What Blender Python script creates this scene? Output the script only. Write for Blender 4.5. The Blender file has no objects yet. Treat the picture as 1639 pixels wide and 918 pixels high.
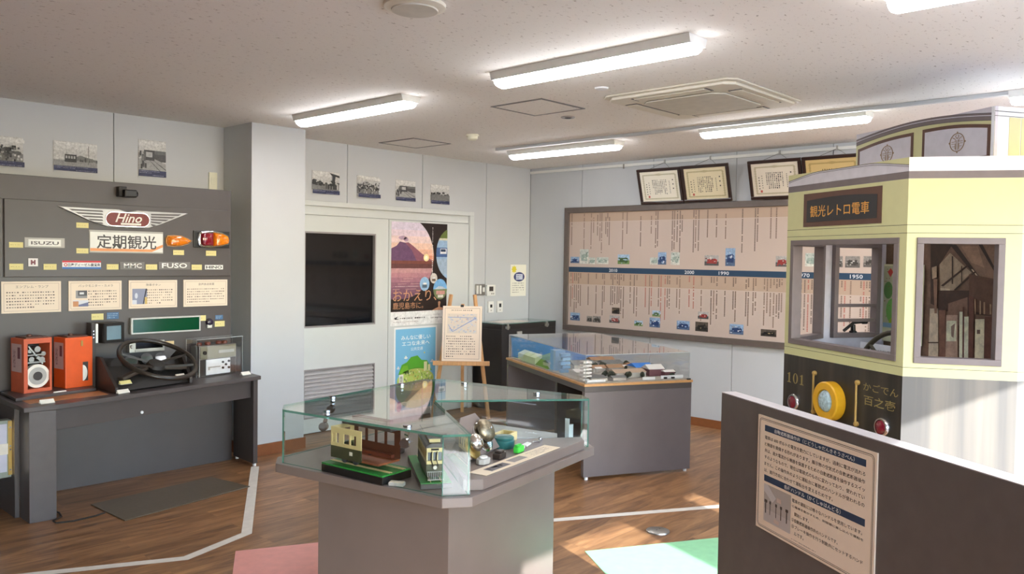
import bpy, math, random
from mathutils import Vector
random.seed(7)
SC = bpy.context.scene
COL = SC.collection
# ------------------------------------------------------------------ camera
CAMPOS = Vector((0.0, 0.0, 1.5))
RIGHT = Vector((0.6820, -0.7312, 0.0152)); DOWN = Vector((-0.0150, -0.0348, -0.9993)); FWD = Vector((0.7312, 0.6813, -0.0347))
FPX, CX, CY = 1315.39, 819.5, 459.0
cd = bpy.data.cameras.new('camera'); cam = bpy.data.objects.new('camera', cd); COL.objects.link(cam)
cd.sensor_width = 36.0; cd.lens = FPX / 1639 * 36.0; cd.clip_start = 0.05
FWD.normalize(); RIGHT = (RIGHT - FWD * RIGHT.dot(FWD)).normalized(); DOWN = FWD.cross(RIGHT)
from mathutils import Matrix
mw = Matrix(((RIGHT.x, -DOWN.x, -FWD.x, 0), (RIGHT.y, -DOWN.y, -FWD.y, 0), (RIGHT.z, -DOWN.z, -FWD.z, CAMPOS.z), (0, 0, 0, 1)))
cam.matrix_world = mw
SC.camera = cam
# ------------------------------------------------------------------ light
SC.view_settings.view_transform = 'Standard'; SC.view_settings.look = 'None'
SC.view_settings.gamma = 1.0; SC.view_settings.use_curve_mapping = False
SC.view_settings.exposure = 0.3
SKY_STRENGTH = 1.35
SUN_STRENGTH = 12.0
TUBE_STRENGTH = 24.0
world = bpy.data.worlds.new('world'); SC.world = world; world.use_nodes = True
wn = world.node_tree; bg = wn.nodes['Background']
sky = wn.nodes.new('ShaderNodeTexSky'); sky.sky_type = 'NISHITA'; sky.sun_disc = False
sky.sun_elevation = math.radians(25.8); sky.sun_rotation = math.radians(199); sky.air_density = 1.0; sky.dust_density = 0.6; sky.ozone_density = 2.0
tint = wn.nodes.new('ShaderNodeMix'); tint.data_type = 'RGBA'; tint.blend_type = 'MULTIPLY'; tint.inputs[0].default_value = 1.0; tint.inputs[7].default_value = (0.85, 0.97, 1.13, 1)
wn.links.new(sky.outputs[0], tint.inputs[6]); wn.links.new(tint.outputs[2], bg.inputs[0]); bg.inputs[1].default_value = SKY_STRENGTH
sd = bpy.data.lights.new('sun', 'SUN'); sd.energy = SUN_STRENGTH; sd.angle = math.radians(0.6); sd.color = (0.96, 0.985, 1.0)
sun = bpy.data.objects.new('sun', sd); COL.objects.link(sun)
sun.rotation_euler = Vector((0.33, 0.94, -0.484)).to_track_quat('-Z', 'Y').to_euler()
sun.location = (0, -6, 6)

# ------------------------------------------------------------------ geometry of sight lines -> points on real planes
def at(px, py, ax, val):
    d = RIGHT * (px - CX) + DOWN * (py - CY) + FWD * FPX
    return CAMPOS + d * ((val - CAMPOS[ax]) / d[ax])
def atp(px, py, P, n):
    d = RIGHT * (px - CX) + DOWN * (py - CY) + FWD * FPX
    return CAMPOS + d * ((Vector(P) - CAMPOS).dot(n) / d.dot(n))
def zc(box, zw):                                # reader for coordinates noted on an enlarged crop
    s = zw / (box[2] - box[0])
    return lambda x, y: (box[0] + x / s, box[1] + y / s)

def s2l(c):
    return tuple((v / 12.92 if v <= 0.04045 else ((v + 0.055) / 1.055) ** 2.4) for v in [k / 255 for k in c])

# ------------------------------------------------------------------ materials
MATS = {}
def M(name, c=(128, 128, 128), rough=0.5, metal=0.0, noise=0.06, scale=18.0, spec=0.5, bump=0.0, emit=0.0, stretch=None, coat=0.0):
    if name in MATS: return MATS[name]
    m = bpy.data.materials.new(name); m.use_nodes = True; nt = m.node_tree; b = nt.nodes['Principled BSDF']
    lin = s2l(c)
    b.inputs['Base Color'].default_value = (*lin, 1); b.inputs['Roughness'].default_value = rough
    b.inputs['Metallic'].default_value = metal; b.inputs['Specular IOR Level'].default_value = spec
    b.inputs['Coat Weight'].default_value = coat
    if noise > 0 or bump > 0:
        tc = nt.nodes.new('ShaderNodeTexCoord'); mp = nt.nodes.new('ShaderNodeMapping')
        nt.links.new(tc.outputs['Object'], mp.inputs[0])
        if stretch: mp.inputs['Scale'].default_value = stretch
        nz = nt.nodes.new('ShaderNodeTexNoise'); nz.inputs['Scale'].default_value = scale; nz.inputs['Detail'].default_value = 4
        nt.links.new(mp.outputs[0], nz.inputs[0])
        if noise > 0:
            cr = nt.nodes.new('ShaderNodeValToRGB'); cr.color_ramp.elements[0].position = 0.3; cr.color_ramp.elements[1].position = 0.7
            cr.color_ramp.elements[0].color = (*[v * (1 - noise) for v in lin], 1); cr.color_ramp.elements[1].color = (*[min(1, v * (1 + noise)) for v in lin], 1)
            nt.links.new(nz.outputs['Fac'], cr.inputs[0]); nt.links.new(cr.outputs[0], b.inputs['Base Color'])
        if bump > 0:
            bp = nt.nodes.new('ShaderNodeBump'); bp.inputs['Strength'].default_value = bump; bp.inputs['Distance'].default_value = 0.002
            nt.links.new(nz.outputs['Fac'], bp.inputs['Height']); nt.links.new(bp.outputs[0], b.inputs['Normal'])
    if emit > 0:
        b.inputs['Emission Color'].default_value = (*lin, 1); b.inputs['Emission Strength'].default_value = emit
    MATS[name] = m
    return m
def print_mat(name, rough):
    m = bpy.data.materials.new(name); m.use_nodes = True; nt = m.node_tree; b = nt.nodes['Principled BSDF']
    a = nt.nodes.new('ShaderNodeAttribute'); a.attribute_name = 'Col'
    nt.links.new(a.outputs['Color'], b.inputs['Base Color']); b.inputs['Roughness'].default_value = rough
    MATS[name] = m; return m
print_mat('print_matte', 0.6); print_mat('print_gloss', 0.3)
def photo_mat(name, rough, scale, lo):
    m = print_mat(name, rough); nt = m.node_tree; b = nt.nodes['Principled BSDF']; a = [n for n in nt.nodes if n.type == 'ATTRIBUTE'][0]
    tc = nt.nodes.new('ShaderNodeTexCoord'); nz = nt.nodes.new('ShaderNodeTexNoise'); nz.inputs['Scale'].default_value = scale; nz.inputs['Detail'].default_value = 6; nz.inputs['Roughness'].default_value = 0.75
    cr = nt.nodes.new('ShaderNodeValToRGB'); cr.color_ramp.elements[0].position = 0.36; cr.color_ramp.elements[1].position = 0.62
    cr.color_ramp.elements[0].color = (lo, lo, lo, 1); cr.color_ramp.elements[1].color = (1.12, 1.12, 1.12, 1)
    mx = nt.nodes.new('ShaderNodeMix'); mx.data_type = 'RGBA'; mx.blend_type = 'MULTIPLY'; mx.inputs[0].default_value = 1
    nt.links.new(tc.outputs['Object'], nz.inputs[0]); nt.links.new(nz.outputs['Fac'], cr.inputs[0]); nt.links.new(a.outputs['Color'], mx.inputs[6]); nt.links.new(cr.outputs[0], mx.inputs[7]); nt.links.new(mx.outputs[2], b.inputs['Base Color'])
photo_mat('print_photo', 0.5, 55, 0.66); photo_mat('print_poster', 0.3, 26, 0.82); photo_mat('print_mural', 0.5, 14, 0.7)
def glass_mat(name, tint, edge=False, f0=0.04):
    m = bpy.data.materials.new(name); m.use_nodes = True; nt = m.node_tree; nt.nodes.clear(); N = nt.nodes.new; L = nt.links.new
    out = N('ShaderNodeOutputMaterial'); tr = N('ShaderNodeBsdfTransparent'); tr.inputs[0].default_value = (*tint, 1)
    gl = N('ShaderNodeBsdfGlossy'); gl.inputs['Roughness'].default_value = 0.01; gl.inputs[0].default_value = (1, 1, 1, 1)
    ge = N('ShaderNodeNewGeometry'); dt = N('ShaderNodeVectorMath'); dt.operation = 'DOT_PRODUCT'
    L(ge.outputs['Incoming'], dt.inputs[0]); L(ge.outputs['Normal'], dt.inputs[1])
    ab = N('ShaderNodeMath'); ab.operation = 'ABSOLUTE'; L(dt.outputs['Value'], ab.inputs[0])
    om = N('ShaderNodeMath'); om.operation = 'SUBTRACT'; om.inputs[0].default_value = 1; L(ab.outputs[0], om.inputs[1])
    pw = N('ShaderNodeMath'); pw.operation = 'POWER'; L(om.outputs[0], pw.inputs[0]); pw.inputs[1].default_value = 5
    ma = N('ShaderNodeMath'); ma.operation = 'MULTIPLY_ADD'; L(pw.outputs[0], ma.inputs[0]); ma.inputs[1].default_value = 1 - f0; ma.inputs[2].default_value = f0
    mx = N('ShaderNodeMixShader'); L(ma.outputs[0], mx.inputs[0]); L(tr.outputs[0], mx.inputs[1]); L(gl.outputs[0], mx.inputs[2])
    last = mx
    if edge:
        df = N('ShaderNodeBsdfDiffuse'); df.inputs[0].default_value = (*edge, 1)
        m2 = N('ShaderNodeMixShader'); m2.inputs[0].default_value = 0.6; L(mx.outputs[0], m2.inputs[1]); L(df.outputs[0], m2.inputs[2]); last = m2
    L(last.outputs[0], out.inputs[0]); MATS[name] = m; return m
glass_mat('case_glass', (0.955, 0.98, 0.97)); glass_mat('case_glass_edge', (0.35, 0.6, 0.5), edge=(0.10, 0.26, 0.2))
glass_mat('acrylic', (0.97, 0.97, 0.965)); glass_mat('acrylic_edge', (0.8, 0.85, 0.85), edge=(0.6, 0.63, 0.62))
glass_mat('window_glass', (0.97, 0.98, 0.98))

def wood_floor():
    m = bpy.data.materials.new('floor_wood'); m.use_nodes = True; nt = m.node_tree; b = nt.nodes['Principled BSDF']; N = nt.nodes.new; L = nt.links.new
    tc = N('ShaderNodeTexCoord'); br = N('ShaderNodeTexBrick'); L(tc.outputs['Object'], br.inputs[0])
    br.inputs['Scale'].default_value = 1.0; br.inputs['Brick Width'].default_value = 1.1; br.inputs['Row Height'].default_value = 0.15
    br.inputs['Mortar Size'].default_value = 0.0012; br.inputs['Color1'].default_value = (0, 0, 0, 1); br.inputs['Color2'].default_value = (1, 1, 1, 1); br.inputs['Mortar'].default_value = (0.5, 0.5, 0.5, 1)
    br.inputs['Bias'].default_value = 0.0
    mp = N('ShaderNodeMapping'); mp.inputs['Scale'].default_value = (1.0, 7.0, 1.0); L(tc.outputs['Object'], mp.inputs[0])
    ad = N('ShaderNodeVectorMath'); ad.operation = 'ADD'; L(mp.outputs[0], ad.inputs[0])
    sc_ = N('ShaderNodeVectorMath'); sc_.operation = 'SCALE'; L(br.outputs['Color'], sc_.inputs[0]); sc_.inputs['Scale'].default_value = 9.0; L(sc_.outputs[0], ad.inputs[1])
    nz = N('ShaderNodeTexNoise'); nz.inputs['Scale'].default_value = 2.4; nz.inputs['Detail'].default_value = 7; nz.inputs['Roughness'].default_value = 0.62; nz.inputs['Distortion'].default_value = 0.9; L(ad.outputs[0], nz.inputs[0])
    cr = N('ShaderNodeValToRGB'); e = cr.color_ramp.elements
    e[0].position = 0.28; e[0].color = (*s2l((96, 68, 46)), 1); e[1].position = 0.75; e[1].color = (*s2l((190, 144, 98)), 1)
    q = cr.color_ramp.elements.new(0.5); q.color = (*s2l((150, 108, 72)), 1)
    L(nz.outputs['Fac'], cr.inputs[0])
    mx = N('ShaderNodeMix'); mx.data_type = 'RGBA'; mx.blend_type = 'MULTIPLY'; mx.inputs[0].default_value = 1
    c2 = N('ShaderNodeValToRGB'); c2.color_ramp.elements[0].color = (0.82, 0.82, 0.82, 1); c2.color_ramp.elements[1].color = (1.08, 1.08, 1.08, 1); L(br.outputs['Color'], c2.inputs[0])
    L(cr.outputs[0], mx.inputs[6]); L(c2.outputs[0], mx.inputs[7]); L(mx.outputs[2], b.inputs['Base Color'])
    b.inputs['Roughness'].default_value = 0.36; MATS['floor_wood'] = m; return m
wood_floor()
def ceiling_mat():
    m = bpy.data.materials.new('ceiling_board'); m.use_nodes = True; nt = m.node_tree; b = nt.nodes['Principled BSDF']; N = nt.nodes.new; L = nt.links.new
    tc = N('ShaderNodeTexCoord'); mp = N('ShaderNodeMapping'); mp.inputs['Scale'].default_value = (28, 54, 1); L(tc.outputs['Object'], mp.inputs[0])
    nz = N('ShaderNodeTexNoise'); nz.inputs['Scale'].default_value = 1.0; nz.inputs['Detail'].default_value = 5; nz.inputs['Roughness'].default_value = 0.7; L(mp.outputs[0], nz.inputs[0])
    cr = N('ShaderNodeValToRGB'); e = cr.color_ramp.elements; e[0].position = 0.33; e[0].color = (*s2l((170, 160, 148)), 1); e[1].position = 0.40; e[1].color = (*s2l((240, 236, 229)), 1)
    L(nz.outputs['Fac'], cr.inputs[0]); L(cr.outputs[0], b.inputs['Base Color']); b.inputs['Roughness'].default_value = 0.9
    bp = N('ShaderNodeBump'); bp.inputs['Strength'].default_value = 0.3; bp.inputs['Distance'].default_value = 0.003; L(nz.outputs['Fac'], bp.inputs['Height']); L(bp.outputs[0], b.inputs['Normal'])
    MATS['ceiling_board'] = m
ceiling_mat()
def plank_mat(name, ca, cb, rough):
    m = bpy.data.materials.new(name); m.use_nodes = True; nt = m.node_tree; b = nt.nodes['Principled BSDF']; N = nt.nodes.new; L = nt.links.new
    tc = N('ShaderNodeTexCoord'); mp = N('ShaderNodeMapping'); mp.inputs['Scale'].default_value = (16, 16, 0.5); L(tc.outputs['Object'], mp.inputs[0])
    nz = N('ShaderNodeTexNoise'); nz.inputs['Scale'].default_value = 1.0; nz.inputs['Detail'].default_value = 4; L(mp.outputs[0], nz.inputs[0])
    cr = N('ShaderNodeValToRGB'); e = cr.color_ramp.elements; e[0].position = 0.35; e[0].color = (*s2l(ca), 1); e[1].position = 0.68; e[1].color = (*s2l(cb), 1)
    L(nz.outputs['Fac'], cr.inputs[0]); L(cr.outputs[0], b.inputs['Base Color']); b.inputs['Roughness'].default_value = rough; MATS[name] = m
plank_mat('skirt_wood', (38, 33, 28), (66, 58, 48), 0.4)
plank_mat('skirt_wood_sunlit', (100, 96, 92), (126, 118, 108), 0.4)  # skirt planks with sunlight put into the colour, for the sun-facing sides

M('wall_white', (194, 197, 199), 0.55, noise=0.015, scale=3)
M('wall_gap', (90, 92, 94), 0.8)
M('charcoal_sheen', (108, 100, 100), 0.36, noise=0.05, scale=6)  # charcoal with the table ends' reflection put into the colour
M('charcoal', (82, 76, 75), 0.38, noise=0.05, scale=6)
M('charcoal_dark', (62, 57, 55), 0.4, noise=0.05)
M('board_brown', (100, 90, 84), 0.45)
M('taupe', (124, 111, 104), 0.35, noise=0.04, scale=6)  # charcoal laminate made lighter: window light on the case put into the colour
M('white_paint', (232, 232, 226), 0.4, noise=0.02)
M('door_paint', (206, 210, 208), 0.4, noise=0.02, scale=4)
M('black', (26, 25, 24), 0.4); M('black_gloss', (10, 10, 13), 0.05, noise=0, spec=0.35)
M('cabinet_black', (44, 40, 38), 0.35)
M('chrome', (215, 215, 215), 0.12, metal=1.0, noise=0.02); M('steel', (170, 168, 162), 0.35, metal=0.9)
M('brass', (190, 160, 95), 0.3, metal=0.9); M('gold', (196, 160, 92), 0.4, metal=0.3)
M('orange_paint', (226, 92, 36), 0.35, noise=0.05); M('red_paint', (176, 42, 26), 0.35)
M('dash_brown', (52, 43, 38), 0.45); M('rubber', (36, 33, 30), 0.55)
M('caption_yellow', (228, 214, 140), 0.6); M('paper', (236, 230, 218), 0.7); M('paper_cream', (234, 218, 196), 0.6)
M('ink', (70, 60, 55), 0.7, noise=0); M('ink_black', (34, 32, 32), 0.6, noise=0); M('white_ink', (240, 240, 236), 0.6, noise=0)
M('cream_panel', (206, 202, 150), 0.45, noise=0.02); M('cream_light', (222, 220, 178), 0.4, noise=0.02)
M('frame_grey', (118, 106, 104), 0.5); M('frame_grey_light', (150, 144, 150), 0.5); M('line', (60, 56, 52), 0.6, noise=0)
M('sign_brown', (94, 62, 46), 0.5); M('sign_black', (46, 43, 42), 0.5); M('sign_gold', (222, 160, 70), 0.5, noise=0)
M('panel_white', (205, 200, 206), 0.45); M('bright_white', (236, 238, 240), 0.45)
M('cert_frame', (48, 30, 24), 0.3, coat=0.3)
M('wood_light', (214, 164, 112), 0.45, noise=0.12, scale=8, stretch=(10, 10, 1)); M('ply', (196, 146, 92), 0.5, noise=0.12)
M('baseboard_wood', (138, 84, 48), 0.4, noise=0.1)
M('tape', (224, 218, 206), 0.6); M('pink', (236, 164, 154), 0.45); M('green_mat', (150, 214, 160), 0.5)
M('green_base', (40, 130, 52), 0.5, noise=0.25, scale=90); M('teal', (44, 104, 102), 0.3); M('lime', (70, 200, 70), 0.3)
M('amber', (240, 130, 20), 0.12, noise=0.25, scale=60, coat=0.6); M('lamp_red', (130, 20, 36), 0.12, noise=0.2, scale=40, coat=0.6)
M('screen', (110, 136, 148), 0.12); M('green_screen', (6, 72, 44), 0.12, noise=0.03); M('tube', (250, 250, 255), 0.4, emit=TUBE_STRENGTH, noise=0)
M('grey_plastic', (176, 174, 168), 0.45); M('vent_grey', (150, 146, 146), 0.4, metal=0.2); M('ivory', (224, 222, 200), 0.45)
M('mat_brown', (104, 92, 76), 0.35, noise=0.08, scale=40); M('yellow_ring', (226, 168, 34), 0.35)
M('lens', (176, 196, 204), 0.15, noise=0.35, scale=70); M('silver_bell', (214, 208, 196), 0.25, metal=1); M('dark_bell', (150, 140, 118), 0.42, metal=1, noise=0.3, scale=120)
M('copper_red', (120, 60, 44), 0.35); M('cream_wood', (226, 206, 150), 0.4); M('tram_green', (70, 72, 50), 0.4); M('tram_brown', (96, 54, 38), 0.4)
M('asphalt', (176, 178, 180), 0.9)

# ------------------------------------------------------------------ mesh builder
class F:                                            # a local frame: u right, v up, n towards the viewer
    def __init__(s, o, u=(1, 0, 0), v=(0, 1, 0), n=(0, 0, 1)):
        s.o = Vector(o); s.u = Vector(u).normalized(); s.v = Vector(v).normalized(); s.n = Vector(n).normalized()
    def p(s, a, b, c=0.0): return s.o + s.u * a + s.v * b + s.n * c
    def at(s, px, py, c=0.0):
        q = atp(px, py, s.o + s.n * c, s.n) - s.o
        return q.dot(s.u), q.dot(s.v)
WORLD = F((0, 0, 0))
ORI = {}
class MB:
    def __init__(s, fr=WORLD): s.v = []; s.f = []; s.m = []; s.c = []; s.fr = fr; s.k = 0; s.cc = (1, 1, 1); s.layer = 0.0
    def mat(s, k): s.k = k; return s
    def col(s, *c): s.cc = s2l(c[0] if len(c) == 1 else c); return s
    def raw(s, vs, fs):
        b = len(s.v); s.v += [s.fr.p(*q) for q in vs]
        for f in fs: s.f.append([b + i for i in f]); s.m.append(s.k); s.c.append(s.cc)
        return s
    def box(s, x0, x1, y0, y1, z0, z1):
        return s.raw([(x0, y0, z0), (x1, y0, z0), (x1, y1, z0), (x0, y1, z0), (x0, y0, z1), (x1, y0, z1), (x1, y1, z1), (x0, y1, z1)],
                     [(0, 3, 2, 1), (4, 5, 6, 7), (0, 1, 5, 4), (1, 2, 6, 5), (2, 3, 7, 6), (3, 0, 4, 7)])
    def poly(s, pts, n=0.0): return s.raw([(a, b, n) for a, b in pts], [tuple(range(len(pts)))])
    def rect(s, x0, y0, x1, y1, n=0.0): return s.poly([(x0, y0), (x1, y0), (x1, y1), (x0, y1)], n)
    def prism(s, pts, n0, n1, side=None):
        k = len(pts); s.raw([(a, b, n0) for a, b in pts] + [(a, b, n1) for a, b in pts], [tuple(range(k - 1, -1, -1)), tuple(range(k, 2 * k))])
        kk = s.k
        if side is not None: s.k = side
        b = len(s.v) - 2 * k
        for i in range(k):
            j = (i + 1) % k; s.f.append([b + i, b + j, b + k + j, b + k + i]); s.m.append(s.k); s.c.append(s.cc)
        s.k = kk
        return s
    def frame(s, x0, y0, x1, y1, w, n0, n1, w2=None):
        w2 = w2 or w
        s.box(x0, x1, y0, y0 + w2, n0, n1); s.box(x0, x1, y1 - w2, y1, n0, n1)
        s.box(x0, x0 + w, y0 + w2, y1 - w2, n0, n1); return s.box(x1 - w, x1, y0 + w2, y1 - w2, n0, n1)
    def lathe(s, prof, base, axis=(0, 0, 1), seg=24):
        ax = Vector(axis).normalized(); e = ax.orthogonal().normalized(); g = ax.cross(e); b = Vector(base); vs = []
        for r, h in prof:
            for i in range(seg):
                t = 2 * math.pi * i / seg; q = b + ax * h + (e * math.cos(t) + g * math.sin(t)) * max(r, 1e-5); vs.append(tuple(q))
        fs = []
        for j in range(len(prof) - 1):
            for i in range(seg):
                fs.append((j * seg + i, j * seg + (i + 1) % seg, (j + 1) * seg + (i + 1) % seg, (j + 1) * seg + i))
        fs.append(tuple(range(seg - 1, -1, -1))); fs.append(tuple((len(prof) - 1) * seg + i for i in range(seg)))
        return s.raw(vs, fs)
    def cyl(s, p0, p1, r, seg=16, r1=None):
        d = Vector(p1) - Vector(p0); return s.lathe([(r, 0), (r1 if r1 is not None else r, d.length)], p0, d, seg)
    def tube(s, pts, r, seg=8, closed=False):
        P = [Vector(q) for q in pts]; k = len(P); vs = []; fs = []; prev = None
        for i in range(k):
            a = P[(i - 1) % k] if (closed or i > 0) else P[i]; b = P[(i + 1) % k] if (closed or i < k - 1) else P[i]
            t = (b - a).normalized()
            e = t.orthogonal().normalized() if prev is None else (prev - t * prev.dot(t)).normalized()
            prev = e; g = t.cross(e)
            for j in range(seg):
                w = 2 * math.pi * j / seg; vs.append(tuple(P[i] + (e * math.cos(w) + g * math.sin(w)) * r))
        for i in range(k if closed else k - 1):
            for j in range(seg):
                fs.append((i * seg + j, i * seg + (j + 1) % seg, ((i + 1) % k) * seg + (j + 1) % seg, ((i + 1) % k) * seg + j))
        if not closed: fs.append(tuple(range(seg - 1, -1, -1))); fs.append(tuple((k - 1) * seg + j for j in range(seg)))
        return s.raw(vs, fs)
    def bar(s, p0, p1, w, h, up=(0, 0, 1)):          # square bar between two points
        a, b = Vector(p0), Vector(p1); t = (b - a).normalized(); e = t.cross(Vector(up)).normalized(); g = e.cross(t)
        vs = [tuple(q + e * (sx * w / 2) + g * (sy * h / 2)) for q in (a, b) for sx, sy in ((-1, -1), (1, -1), (1, 1), (-1, 1))]
        return s.raw(vs, [(3, 2, 1, 0), (4, 5, 6, 7), (0, 1, 5, 4), (1, 2, 6, 5), (2, 3, 7, 6), (3, 0, 4, 7)])
    def slab(s, x0, x1, y0, y1, z0, z1, thin):       # glass sheet: big faces material 0, edges material 1
        b = len(s.f); s.box(x0, x1, y0, y1, z0, z1)
        pairs = {2: (0, 1), 1: (2, 4), 0: (3, 5)}[thin]
        for i in range(6): s.m[b + i] = 0 if i in pairs else 1
        return s
    def text(s, body, x0, y0, x1, y1, n=0.0, shear=0.0, weight=0.0):
        vs, fs, bb = text_mesh(body, shear, weight)
        sx = (x1 - x0) / max(1e-6, bb[2] - bb[0]); sy = (y1 - y0) / max(1e-6, bb[3] - bb[1])
        return s.raw([(x0 + (a - bb[0]) * sx, y0 + (b - bb[1]) * sy, n) for a, b in vs], fs)
    def build(s, name, mats, parent=None, smooth=False, bev=0.0, origin=None):
        me = bpy.data.meshes.new(name)
        if parent is not None: o0 = ORI[parent.name]
        elif origin is not None: o0 = Vector(origin)
        else:
            xs = [q.x for q in s.v]; ys = [q.y for q in s.v]; o0 = Vector(((min(xs) + max(xs)) / 2, (min(ys) + max(ys)) / 2, min(q.z for q in s.v)))
        me.from_pydata([tuple(q - o0) for q in s.v], [], s.f)
        if isinstance(mats, str): mats = [mats]
        for k in mats: me.materials.append(MATS[k])
        me.polygons.foreach_set('material_index', s.m)
        if smooth: me.polygons.foreach_set('use_smooth', [True] * len(me.polygons))
        if any(k.startswith('print') for k in mats):
            ca = me.color_attributes.new('Col', 'FLOAT_COLOR', 'CORNER'); i = 0; buf = []
            for p, c in zip(me.polygons, s.c): buf += [*c, 1.0] * p.loop_total
            ca.data.foreach_set('color', buf)
        me.update()
        o = bpy.data.objects.new(name, me); COL.objects.link(o)
        if parent is not None: o.parent = parent
        else: o.location = o0
        ORI[o.name] = o0
        if bev > 0:
            md = o.modifiers.new('bevel', 'BEVEL'); md.width = bev; md.segments = 2; md.limit_method = 'ANGLE'
        if smooth:
            md = o.modifiers.new('split', 'EDGE_SPLIT'); md.split_angle = math.radians(40)
        return o
TXT = {}
def text_mesh(body, shear, weight):
    key = (body, shear, weight)
    if key in TXT: return TXT[key]
    cu = bpy.data.curves.new('t', 'FONT'); cu.body = body; cu.resolution_u = 2; cu.shear = shear; cu.offset = weight
    ob = bpy.data.objects.new('t', cu); COL.objects.link(ob); bpy.context.view_layer.update()
    dg = bpy.context.evaluated_depsgraph_get(); ev = ob.evaluated_get(dg); me = ev.to_mesh()
    vs = [(v.co.x, v.co.y) for v in me.vertices]; fs = [tuple(p.vertices) for p in me.polygons]
    ev.to_mesh_clear(); bpy.data.objects.remove(ob); bpy.data.curves.remove(cu)
    if not vs: vs = [(0, 0), (1, 0), (0, 1)]; fs = []
    bb = (min(a for a, b in vs), min(b for a, b in vs), max(a for a, b in vs), max(b for a, b in vs))
    TXT[key] = (vs, fs, bb); return TXT[key]
def tag(o, label, cat, group=None):
    o['label'] = label; o['category'] = cat
    if group: o['group'] = group
    return o
def thing(name, label, cat, loc, group=None):
    o = bpy.data.objects.new(name, None); o.empty_display_size = 0.1; COL.objects.link(o); o.location = loc; ORI[o.name] = Vector(loc)
    return tag(o, label, cat, group)
def struct(name, mb, mats, parent=None, **k):
    o = mb.build(name, mats, parent, **k)
    if parent is None: o['kind'] = 'structure'
    return o
def ell(cx, cy, rx, ry=None, n=28, a0=0.0, a1=2 * math.pi):
    ry = rx if ry is None else ry; full = abs(a1 - a0 - 2 * math.pi) < 1e-6
    return [(cx + rx * math.cos(a0 + (a1 - a0) * i / (n if full else n - 1)), cy + ry * math.sin(a0 + (a1 - a0) * i / (n if full else n - 1))) for i in range(n)]
def copy_thing(o, loc):
    c = o.copy(); COL.objects.link(c); c.location = loc; ORI[c.name] = Vector(loc)
    for ch in o.children:
        d = ch.copy(); COL.objects.link(d); d.parent = c
        for g in ch.children:
            e = g.copy(); COL.objects.link(e); e.parent = d
    return c
def dashes(mb, x0, y0, x1, y1, rows, n, rng, fill=0.62, vert=False, last=0.6):
    """rows of illegibly small character marks"""
    for r in range(rows):
        if not vert:
            h = (y1 - y0) / rows; yc = y1 - h * (r + 0.5); w = h * 0.78; k = int((x1 - x0) / w)
            if r == rows - 1: k = int(k * last)
            for i in range(k):
                if rng.random() < 0.06: continue
                a = x0 + i * w; ww = w * rng.uniform(0.35, 0.75); hh = h * rng.uniform(0.2, fill * 0.7)
                mb.rect(a, yc - hh / 2, a + ww, yc + hh / 2, n)
        else:
            w = (x1 - x0) / rows; xc = x1 - w * (r + 0.5); h = w * 0.9; k = int((y1 - y0) / h * (1 if rng.random() < .6 else rng.uniform(.4, .9)))
            for i in range(k):
                if rng.random() < 0.06: continue
                b = y1 - i * h; hh = h * rng.uniform(0.4, 0.75); ww = w * rng.uniform(0.25, 0.55)
                mb.rect(xc - ww / 2, b - hh, xc + ww / 2, b, n)

# ------------------------------------------------------------------ the room
XB, YA, YC, HC, YW = 6.635, 5.931, 5.513, 2.464, -1.37
XL = -3.2
b = MB(); b.box(XL - .2, XB + .2, YW - .2, YA + .2, -0.1, 0.0); struct('floor', b, 'floor_wood')
b = MB(); b.box(XL - .2, XB + .2, YW - .2, YA + .2, HC, HC + 0.1); struct('ceiling', b, 'ceiling_board')
b = MB().mat(1); b.box(XL - .2, XB + .2, YA + .012, YA + .2, 0, HC); b.mat(0)
xs = [XL, 0.5, 1.4, 2.296, 3.2, 4.25, 5.104, 5.96, XB]
for x0, x1 in zip(xs, xs[1:]): b.box(x0 + .003, x1 - .003, YA, YA + .012, 0, HC)
struct('wall_back', b, ['wall_white', 'wall_gap'])
b = MB().mat(1); b.box(XB + .012, XB + .2, YW - .2, YA + .012, 0, HC); b.mat(0)
ys = [YW, 0.1, 0.96, 1.81, 2.66, 3.51, 4.37, 5.226, YA]
for y0, y1 in zip(ys, ys[1:]): b.box(XB, XB + .012, y0 + .003, y1 - .003, 0, HC)
struct('wall_right', b, ['wall_white', 'wall_gap'])
b = MB(); b.box(XL - .2, XL, YW - .2, YA + .012, 0, HC); struct('wall_left', b, M('wall_left_grey', (150, 150, 150), .6).name)
HEAD = 0.515 * (2.9 - YW)
b = MB()
wins = [(-0.7, 0.7), (1.15, 2.43), (3.03, 4.6), (4.8, 6.3)]
edges = [XL] + [v for w in wins for v in w] + [XB]
for i in range(0, len(edges), 2): b.box(edges[i], edges[i + 1], YW - .2, YW, 0, HC)
for x0, x1 in wins: b.box(x0, x1, YW - .2, YW, HEAD, HC); b.box(x0, x1, YW - .2, YW, 0, 0.12)
struct('wall_front', b, 'wall_white')
for i, (x0, x1) in enumerate(wins):
    b = MB(F((0, YW - .1, 0), (1, 0, 0), (0, 0, 1), (0, -1, 0))); b.frame(x0, 0.12, x1, HEAD, .03, -.02, .02)
    w = struct('window_%d' % (i + 1), b, 'steel')
    g = MB(b.fr); g.rect(x0 + .03, .15, x1 - .03, HEAD - .03, 0); g.build('pane', 'window_glass', w)
b = MB(); b.box(-14, 16, -16, YW - .25, -.3, -.2); struct('floor_bounce_ground', b, 'asphalt')  # unseen ground outside, put in to bounce daylight up to the ceiling
b = MB(); b.box(3.1065, 3.559, YC, YA - .002, 0, HC); struct('wall_column', b, 'wall_white')
b = MB(); b.box(3.095, 3.57, YC - .012, YC, 0, .085); b.box(3.559, 3.57, YC, YA - .002, 0, .085); b.box(3.095, 3.1065, YC, YA - .002, 0, .085); struct('baseboard_column', b, 'baseboard_wood')
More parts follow.
